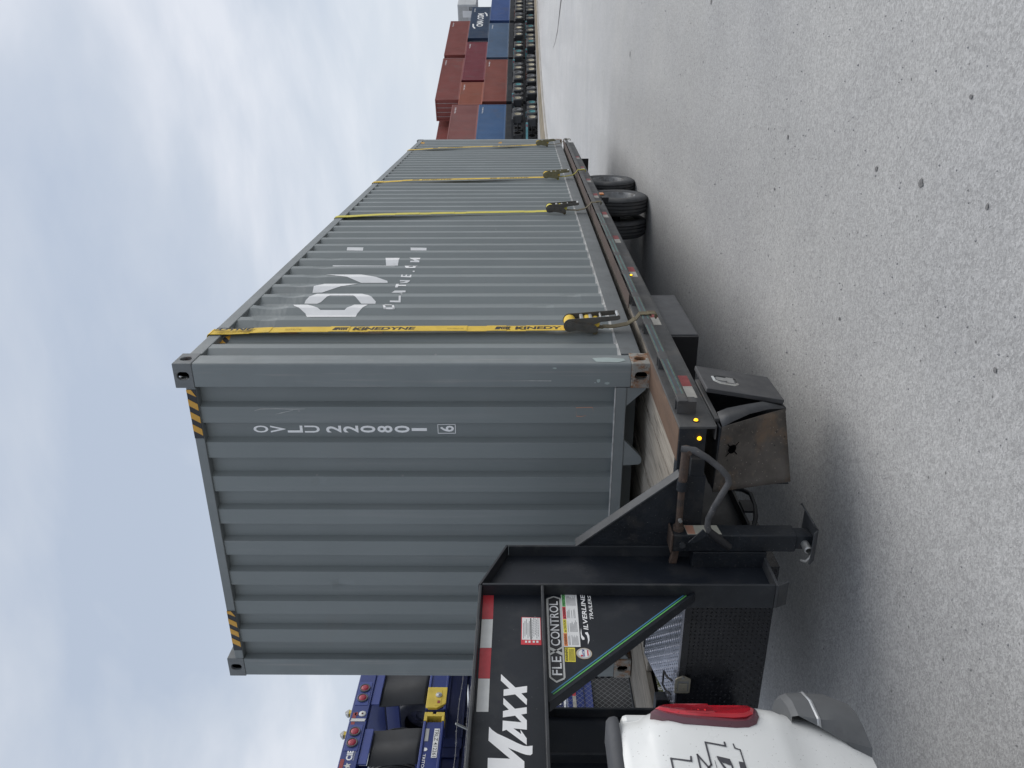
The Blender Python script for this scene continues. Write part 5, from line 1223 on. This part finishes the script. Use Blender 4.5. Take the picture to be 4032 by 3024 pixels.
# ------------------------------------------------------------------ stacked blue chassis behind the fence
CX = -7.0
def chassis_up(y0, zb, label, lamps, logo, grp='blue chassis stacked behind the fence', single=None, hatch=None):
    """tail of an upright chassis: rear face at local x=0 facing +x, y0 = centre, zb = underside of its rear beam"""
    t = thing('container_chassis', label, 'chassis', (CX, y0, zb), grp)
    def B(name, mb, m_, **k): return mb.build(name, m_, t, world=False, **k)
    B('rear_beam', MB().box(-0.14, 0, -1.22, 1.22, 0, 0.245), 'chassis_blue', bevel=0.008)
    B('lamp_panel', MB().box(0.0, 0.006, min(lamps)-0.13, max(lamps)+0.13, 0.03, 0.215), 'chassis_blue_light', bevel=0.003)
    for l in lamps:
        o = B('tail_lamp', MB().lathe([(0.006, 0.078), (0.022, 0.078), (0.026, 0.068), (0.022, 0.058)], (0, l, 0.125), 'x', 28), 'lamp_ring', smooth=40)
        q = MB().lathe([(0.018, 0.058), (0.028, 0.045), (0.031, 0.02), (0.0315, 0.0005)], (0, l, 0.125), 'x', 24).build('lens', 'lamp_red', o, smooth=60, world=False)
    for s_ in (-1, 1):
        B('reflector', MB().box(0.001, 0.004, s_*1.14-0.05, s_*1.14+0.05, 0.16, 0.21), 'tape_red_dull')
        B('lock_base', MB().box(-0.12, -0.04, s_*1.03-0.03, s_*1.03+0.03, 0.246, 0.285), 'chassis_yellow')
        c = B('twist_lock', MB().prism([(-0.05, 0.286), (0.05, 0.286), (0.045, 0.305), (0, 0.345), (-0.045, 0.305)], 'x', -0.115, -0.045), 'zinc', bevel=0.004); c.location = (0, s_*1.03, 0)
        B('corner_reflector', MB().box(-0.06, 0.006, s_*1.235-0.012, s_*1.235+0.012, 0.02, 0.22), 'tape_white')
    if single is not None:
        B('marker_lamp', MB().lathe([(0.0, 0.05), (0.008, 0.05), (0.010, 0.045), (0.010, 0.0005)], (0, single, 0.075), 'x', 20), 'silver_decal', smooth=30)
        B('lamp_core', MB().lathe([(0.0101, 0.014), (0.016, 0.012), (0.017, 0.0005)], (0, single, 0.075), 'x', 14), 'rail_rust', smooth=40)
        B('reflector', MB().box(0.001, 0.004, single-0.03, single+0.03, 0.14, 0.18), 'tape_red_dull')
    h0, h1 = hatch
    B('hatch_plate', MB().box(-0.05, -0.02, h0, h1, -0.125, -0.003), 'chassis_blue_light', bevel=0.004)
    # bulging mud flap
    fb = MB(); nn_ = 14; prs = []
    for i in range(nn_+1):
        v = i/nn_; prs.append((-0.06+0.07*math.sin(v*2.2)*v, -0.126-v*0.68))
    for (xa, za), (xb, zb_) in zip(prs, prs[1:]): fb.face([(xa, h0+0.0, za), (xa, h1, za), (xb, h1, zb_), (xb, h0, zb_)])
    q = B('mud_flap', fb, 'flap_black', smooth=60); q.modifiers.new('t', 'SOLIDIFY').thickness = 0.012
    hf = -1 if h0 > -0.3 else 1
    for yy in (-0.52, 0.52): B('frame_rail', MB().box(-6.5, -0.141, yy-0.06, yy+0.06, -0.12, 0.18), 'chassis_blue')
    for xx in (-1.0, -2.25):
        for yy in (-0.98, 0.98):
            w_ = MB().lathe(tyre_prof(0.27, 0.5), (0, 0, 0), 'x', 36).mesh('wheel', 'rubber', 35)
            o = bpy.data.objects.new('wheel', w_); COL.objects.link(o); o.parent = t; o.location = (xx, yy, -0.42); o.rotation_euler = (0, 0, R(90))
            MB().lathe([(0.11, 0.3), (0.06, 0.27), (0.04, 0.12), (0.08, 0.1), (0.08, 0.001)], (0, 0, 0), 'x', 24).build('rim', 'rim_grey', o, smooth=40, world=False)
    if logo:
        lg = MB(); add_text(lg, 'CIE', (0.003, logo[0], 0.075), Y_, Z_, 0.165, 0.085, bold=0.035); stuff(B('lettering', lg, 'white_decal'))
        lg = MB(); add_text(lg, 'MANUFACTURING', (0.003, logo[0], 0.05), Y_, Z_, 0.165, 0.014); stuff(B('lettering', lg, 'silver_decal'))
        for k in range(5):
            a0 = R(90+72*k); c_ = Vector((logo[0]-0.085, 0.115)); q1 = c_+0.055*Vector((math.cos(a0), math.sin(a0))); q2 = c_+0.024*Vector((math.cos(a0+R(36)), math.sin(a0+R(36)))); q3 = c_+0.024*Vector((math.cos(a0-R(36)), math.sin(a0-R(36))))
            s5 = MB(); s5.face([(0.003, *c_), (0.003, *q3), (0.003, *q1), (0.003, *q2)]); B('star_point', s5, 'silver_decal')
        B('reflector', MB().box(0.001, 0.004, logo[0]-0.14, logo[0]+0.02, 0.175, 0.225), 'tape_red_dull')
    return t
def chassis_flip(y0, zb, label, number, kind, grp='blue chassis stacked behind the fence', back=0.0, paint='chassis_blue'):
    """front bolster of an upside-down chassis"""
    t = thing('container_chassis', label, 'chassis', (CX-back, y0, zb), grp)
    def B(name, mb, m_, **k): return mb.build(name, m_, t, world=False, **k)
    B('bolster', MB().box(-0.16, -0.01, -1.02, 1.02, 0.0, 0.28), paint, bevel=0.006)
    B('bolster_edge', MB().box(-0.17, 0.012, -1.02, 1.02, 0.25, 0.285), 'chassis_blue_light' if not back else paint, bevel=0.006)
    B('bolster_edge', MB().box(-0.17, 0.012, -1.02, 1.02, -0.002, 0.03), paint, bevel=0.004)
    for s_ in (-1, 1):
        if kind == 'bar':
            e_ = MB().box(-0.16, 0.02, s_*1.12-0.10, s_*1.12-0.02, 0.0, 0.035).box(-0.16, 0.02, s_*1.12-0.10, s_*1.12-0.02, 0.24, 0.285).box(-0.16, 0.02, s_*1.12-0.02, s_*1.12+0.055, 0.0, 0.12).box(-0.16, 0.02, s_*1.12-0.02, s_*1.12+0.055, 0.17, 0.285).box(-0.16, 0.02, s_*1.12-0.02, s_*1.12+0.02, 0.12, 0.17)
            B('lock_end', e_, 'chassis_yellow', bevel=0.004)
        elif kind == 'block':
            B('lock_end', MB().prism([(s_*0.62, 0.0), (s_*0.62, 0.285), (s_*1.00, 0.285), (s_*1.015, 0.26), (s_*1.015, 0.12), (s_*0.93, 0.0)], 'x', -0.16, 0.03), 'chassis_yellow', bevel=0.006)
            B('lamp_pocket', MB().box(0.031, 0.034, *sorted((s_*0.68, s_*0.98)), 0.07, 0.16), 'chassis_yellow', bevel=0.003)
            B('marker_lamp', MB().lathe([(0.03, 0.047), (0.042, 0.047), (0.046, 0.015), (0.05, 0.0005)], (0, s_*0.78, 0.115), 'x', 20), 'zinc', smooth=40)
            B('reflector', MB().box(0.034, 0.037, *sorted((s_*0.885, s_*0.935)), 0.085, 0.125), 'tape_red_dull')
    if kind == 'plain':
        for s_ in (-1, 1): B('lock_end', MB().box(-0.16, 0.02, s_*1.12-0.10, s_*1.12+0.08, 0.0, 0.285), paint, bevel=0.006)
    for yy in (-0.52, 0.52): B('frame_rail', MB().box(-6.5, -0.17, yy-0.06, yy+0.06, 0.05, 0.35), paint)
    if number:
        B('serial_plate', MB().box(-0.009, -0.004, number[0]-0.49, number[0], 0.045, 0.12), 'sticker_white')
        nb = MB(); add_text(nb, 'TRLZ 412261', (-0.003, number[0]-0.012, 0.108), -Y_, -Z_, 0.466, 0.052, bold=0.004); stuff(B('lettering', nb, 'sticker_black'))
        B('maker_plate', MB().box(-0.009, -0.005, number[0]-0.215, number[0], 0.19, 0.24), 'sticker_grey')
        nb = MB(); add_text(nb, 'TRITON', (-0.004, number[0]-0.43, 0.235), -Y_, -Z_, 0.28, 0.04, bold=0.012); stuff(B('lettering', nb, 'white_decal'))
        nb = MB(); nb.face([(-0.004, number[0]-0.355+p[0], 0.205+p[1]) for p in [(0.0, -0.025), (0.025, -0.01), (0.03, 0.02), (-0.03, 0.02), (-0.025, -0.01)]]); B('emblem', nb, 'white_decal')
    return t
YA, YB = 5.18, 2.735
chassis_up(YA, 2.985, 'blue chassis topmost of the right stack, two red tail lamps beside the container corner', (-0.63, -0.82), None, single=-1.11, hatch=(-0.91, -0.1))
chassis_up(YB, 2.98, 'blue chassis topmost of the left stack, white star logo and two red lamps', (1.01, 0.82), (0.535,), hatch=(0.5, 1.09))
chassis_flip(YA, 1.885, 'upturned blue chassis with thick yellow lock end, second from top of right stack', None, 'block')
chassis_flip(YB+0.185, 1.885, 'upturned blue chassis with white number plate and yellow end bar', (0.9,), 'bar')
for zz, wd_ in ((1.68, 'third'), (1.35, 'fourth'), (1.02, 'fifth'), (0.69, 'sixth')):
    chassis_flip(YA, zz-0.02, 'dark blue chassis in shade behind the barbed wire, %s from top in right stack' % wd_, None, 'plain', back=0.55, paint='chassis_blue_shaded')
    chassis_flip(YB+0.05, zz, 'dark blue chassis in shade behind the barbed wire, %s from top in left stack' % wd_, None, 'plain', back=0.55, paint='chassis_blue_shaded')
bc = chassis_up(YA-0.15, -0.12, 'bottom blue chassis behind the chain-link mesh with red and white tape', (0.5, 0.3), None, hatch=(-1.15, -0.2))
for i in range(8):
    MB().box(0.001, 0.004, -1.2+i*0.3, -1.2+(i+1)*0.3, 0.12, 0.17).build('reflective_tape', 'tape_white_dull' if i % 2 else 'tape_red', bc, world=False)
MB().box(-0.10, -0.02, -1.2, 1.2, 0.30, 0.66).build('tail_board', 'chassis_blue_shaded', bc, world=False)
MB().box(-0.019, -0.016, -0.75, -0.55, 0.34, 0.46).build('number_label', 'sticker_white', bc, world=False)
q = MB(); add_text(q, '45', (-0.014, -0.72, 0.36), Y_, Z_, 0.13, 0.08, bold=0.01); stuff(q.build('lettering', 'sticker_black', bc, world=False))
bc2 = chassis_up(YB-0.15, -0.10, 'bottom blue chassis of the left stack, hidden low behind the trailer neck', (0.5, 0.3), None, hatch=(0.1, 1.15))

# ------------------------------------------------------------------ container rows in the distance
ROW = Vector((-4.23, 85.52)); RD = Vector((0.326, 0.946)).normalized(); RN = Vector((RD.y, -RD.x))    # RN faces the road
ra_ = math.atan2(RD.y, RD.x)
def far_container(t0, length, z0, h, material, label, text=None, doors=True, back=0.0, grp='containers stacked in the far yard'):
    """long side faces the road; local x along the row, local y = 0 on the road side"""
    p = ROW+RD*t0-RN*back
    r = thing('stacked_container', label, 'container', (p.x, p.y, z0), grp, rz=ra_)
    def B(name, mb, m_, **k): return mb.build(name, m_, r, world=False, **k)
    b = MB(); n_ = int(length/0.28); pitch = (length-0.3)/n_
    for i in range(n_):
        x0 = 0.15+i*pitch
        for (a, ya), (c, yb) in (((0, 0.04), (0.25, 0.04)), ((0.25, 0.04), (0.5, 0.003)), ((0.5, 0.003), (0.75, 0.003)), ((0.75, 0.003), (1, 0.04))):
            b.face([(x0+a*pitch, ya, 0.15), (x0+c*pitch, yb, 0.15), (x0+c*pitch, yb, h-0.1), (x0+a*pitch, ya, h-0.1)])
    B('side_panel', b, material)
    B('shell', MB().box(0.1, length-0.1, 0.045, 2.43, 0.12, h-0.06), material)
    fr = MB()
    for x0 in (0, length-0.15): fr.box(x0, x0+0.15, -0.004, 0.15, 0, h).box(x0, x0+0.15, 2.29, 2.438, 0, h)
    fr.box(0.15, length-0.15, -0.002, 0.06, 0, 0.15).box(0.15, length-0.15, -0.002, 0.06, h-0.10, h)
    fr.box(0, 0.12, 0.15, 2.29, h-0.12, h).box(0, 0.12, 0.15, 2.29, 0, 0.14)
    B('frame', fr, material)
    dd = MB()
    if doors:
        for yy in (0.45, 0.95, 1.45, 1.95):
            B('lock_rod', MB().tube([(0.05, yy, 0.1), (0.05, yy, h-0.08)], 0.022, 6), 'bx_door_bar')
        B('placard', MB().box(0.08, 0.099, 1.55, 1.9, h*0.2, h*0.2+0.3), 'sticker_white')
        B('serial_print', stuff_print(length, h), 'white_decal')
    return r
def stuff_print(length, h):
    b = MB(); add_text(b, 'TCNU 487215', (length-2.2, -0.006, h-0.5), X_, Z_, 1.5, 0.14, bold=0.02); return b
def far_text(r, parts, m_='white_decal'):
    for body, x0, z0, wd_, ht_ in parts:
        b = MB(); add_text(b, body, (x0, -0.008, z0), X_, Z_, wd_, ht_, bold=0.035); stuff(b.build('lettering', m_, r, world=False))
ST = 2.591; T2 = 2.60
far_container(-12.19, 12.19, T2, HC, 'bx_blue', 'blue far container beside the grey container tail, lower layer')
far_container(-12.19, 12.19, T2+HC, HC, 'bx_rose', 'faded red far container resting on the blue one beside the grey container tail')
far_container(0.9, 12.19, T2, ST, 'bx_brick', 'brick-red far container in the lower layer next to the blue one')
far_container(13.9, 12.19, T2, ST, 'bx_steel', 'weathered steel-blue far container in the lower layer beside the brick-red one')
dc = far_container(27.2, 12.19, T2, ST, 'bx_royal', 'royal-blue far container in the lower layer at the right edge of the row')
far_container(0.1, 6.06, T2+ST, ST, 'bx_orange', 'short orange-red far container in the middle layer')
far_container(6.9, 12.19, T2+ST, ST, 'bx_crimson', 'crimson far container with a white square, middle layer')
cm_ = far_container(20.6, 12.19, T2+ST, ST, 'bx_navy', 'navy far container with white capital lettering, middle layer')
far_text(cm_, [('CMA CGM', 4.2, 0.85, 5.2, 0.85)])
for pts in ([(3.4, 1.95), (4.1, 2.2), (5.2, 2.25), (5.2, 2.05), (4.2, 2.0), (3.5, 1.75)], [(8.3, 0.35), (9.2, 0.42), (9.9, 0.7), (9.8, 0.85), (9.1, 0.62), (8.3, 0.52)]):
    b = MB(); b.face([(p[0], -0.008, p[1]) for p in pts]); b.build('swoosh', 'white_decal', cm_, world=False)
far_container(1.4, 12.19, T2+2*ST, ST, 'bx_red', 'dark red far container in the top layer above the crimson one, left of two')
far_container(14.8, 12.19, T2+2*ST, ST, 'bx_red', 'dark red far container in the top layer beside the white reefer ends')
# lower hidden layer carries the stacks; only slivers show between the chassis, their shadow put into a dark colour
for t0, m_, wd_ in ((-12.19, 'bx_shaded', 'under the blue one'), (0.9, 'bx_shaded', 'under the brick-red one'), (13.9, 'bx_shaded', 'under the steel-blue one'), (27.2, 'bx_shaded', 'under the royal-blue one')):
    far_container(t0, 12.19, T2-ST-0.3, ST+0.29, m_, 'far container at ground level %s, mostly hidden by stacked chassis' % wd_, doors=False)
# second row behind: red ends with white bars, reefers
for i, (t0, z0, bk) in enumerate(((-1.5, T2+2*ST-0.1, 3.2), (-4.5, T2+2*ST-0.6, 6.2))):
    q = far_container(t0, 12.19, z0, ST, 'bx_red', 'red far container end with pale cross bars showing %s the faded red container' % ('just above' if i == 0 else 'low behind'), doors=True, back=bk)
    for k in range(5): MB().box(0.0, 0.04, 0.2, 2.25, 0.35+k*0.45, 0.42+k*0.45).build('cross_bar', 'bx_door_bar', q, world=False)
    far_container(t0, 12.19, z0-ST, ST, 'bx_brick', 'red far container underneath the barred red end, %s row' % ('second' if i == 0 else 'third'), doors=False, back=bk)
    far_container(t0, 12.19, z0-2*ST, ST, 'bx_red', 'red far container at the base of the barred stack, %s row' % ('second' if i == 0 else 'third'), doors=False, back=bk)
    far_container(t0, 12.19, z0-3*ST, ST, 'bx_brick', 'red far container at ground level of the barred stack, %s row' % ('second' if i == 0 else 'third'), doors=False, back=bk)
for i in range(2):
    p = ROW+RD*(34.5)-RN*(0.2+i*2.55)
    r = thing('reefer_container', 'white refrigerated container end in the top layer, %s of two' % ('nearer' if i == 0 else 'farther'), 'container', (p.x, p.y, T2+2*ST-0.4), 'containers stacked in the far yard', rz=ra_)
    MB().box(0, 6.0, 0, 2.43, 0, ST).build('shell', 'reefer_white', r, world=False, bevel=0.03)
    MB().box(-0.03, -0.002, 0.25, 2.2, 1.2, 2.4).build('machinery_panel', 'sticker_grey', r, world=False)
    MB().box(-0.05, -0.031, 0.8, 1.7, 0.5, 1.9).build('fan_housing', 'sticker_white', r, world=False)
    MB().box(-0.04, -0.003, 0.3, 1.0, 0.15, 1.0).build('vent_grille', 'rim_grey', r, world=False)
# ------------------------------------------------------------------ bare chassis stacked along the yard edge
def far_wheel_mesh(nm_, tyre, hub):
    b = MB(); b.cur = 0; b.lathe([(-0.28, 0.30), (-0.29, 0.40), (-0.25, 0.52), (-0.03, 0.52), (-0.02, 0.47), (0.02, 0.47), (0.03, 0.52), (0.25, 0.52), (0.29, 0.40), (0.28, 0.30)], (0, 0, 0), 'y', 22)
    b.cur = 1; b.lathe([(-0.28, 0.30), (-0.20, 0.26), (-0.16, 0.12), (-0.24, 0.10), (-0.24, 0.001)], (0, 0, 0), 'y', 16)
    return b.mesh(nm_, [tyre, hub], 40)
WM = [far_wheel_mesh('wheel', 'rubber', 'hub_cream'), far_wheel_mesh('wheel', 'rubber', 'hub_teal')]
def proto_far(ci):
    r = thing('chassis_bogie', '', 'chassis', (0, 0, 0), 'chassis running gear stacked along the yard edge')
    pm_ = ('teal_paint', 'rail_rust', 'flap_black')[ci]
    for yy in (0.85, 1.6): MB().box(-0.2, 3.1, yy-0.05, yy+0.05, 0.93, 1.13).build('frame_rail', 'flap_black' if ci != 1 else pm_, r, world=False)
    MB().box(-0.32, -0.21, 0.15, 2.3, 0.92, 1.12).build('rear_beam', pm_, r, world=False)
    if ci < 2:
        for yy in (0.4, 2.0): MB().box(-0.34, -0.321, yy-0.12, yy+0.12, 0.97, 1.07).build('lamp_panel', 'lamp_red', r, world=False)
    for xx in (0.75, 2.0):
        for yy in (0.30, 2.14):
            o = bpy.data.objects.new('wheel', WM[1 if (ci == 0 and xx > 1) else 0] if not (ci == 2 and xx > 1) else WM[2]); COL.objects.link(o); o.parent = r; o.location = (xx, yy, 0.52)
            if yy > 1: o.rotation_euler = (0, 0, math.pi)
        MB().tube([(xx, 0.4, 0.52), (xx, 2.04, 0.52)], 0.07, 8).build('axle', 'truck_black', r, world=False)
    for yy in (0.3, 2.14): MB().box(-0.02, 0.0, yy-0.3, yy+0.3, 0.2, 0.95).build('mud_flap', 'flap_black', r, world=False)
    return r
WM.append(far_wheel_mesh('wheel', 'rubber', 'rim_grey'))
protos = [proto_far(i) for i in range(3)]; used = [False]*3
random.seed(44)
words = ('teal-framed', 'rust-red-framed', 'black-framed')
ORD = ('first', 'second', 'third', 'fourth', 'fifth', 'sixth', 'seventh', 'eighth', 'ninth', 'tenth', 'eleventh', 'twelfth', 'thirteenth', 'fourteenth', 'fifteenth', 'sixteenth', 'seventeenth', 'eighteenth')
for lv in range(2):
    k_ = 0
    for i in range(18):
        p = ROW+RD*(-12+i*3.05+random.uniform(-0.55, 0.55)+lv*0.6)+RN*(3.6+random.uniform(-0.2, 0.2))
        ci = random.choice((0, 1, 2, 2, 2))
        dv_ = Vector((p.x, p.y, 0))-Vector((1.7639, -4.4157, 0)); uu_ = dv_.dot(rt)/dv_.dot(fw)
        if uu_ < 0.262 or uu_ > 0.50: continue          # stands wholly behind the grey container or out of the picture
        if used[ci]: r = copy_tree(protos[ci])
        else: r = protos[ci]; used[ci] = True
        r.location = (p.x, p.y, GZ+0.30+lv*1.36); r.rotation_euler = (0, 0, ra_+R(random.uniform(-1, 5)))
        r['label'] = '%s tandem-tyred bogie, %s from the grey container tail in the %s layer' % (words[ci], ORD[k_], 'lower' if lv == 0 else 'upper'); k_ += 1
for i in range(3):
    if not used[i]:
        for ch in list(protos[i].children): bpy.data.objects.remove(ch)
        bpy.data.objects.remove(protos[i])
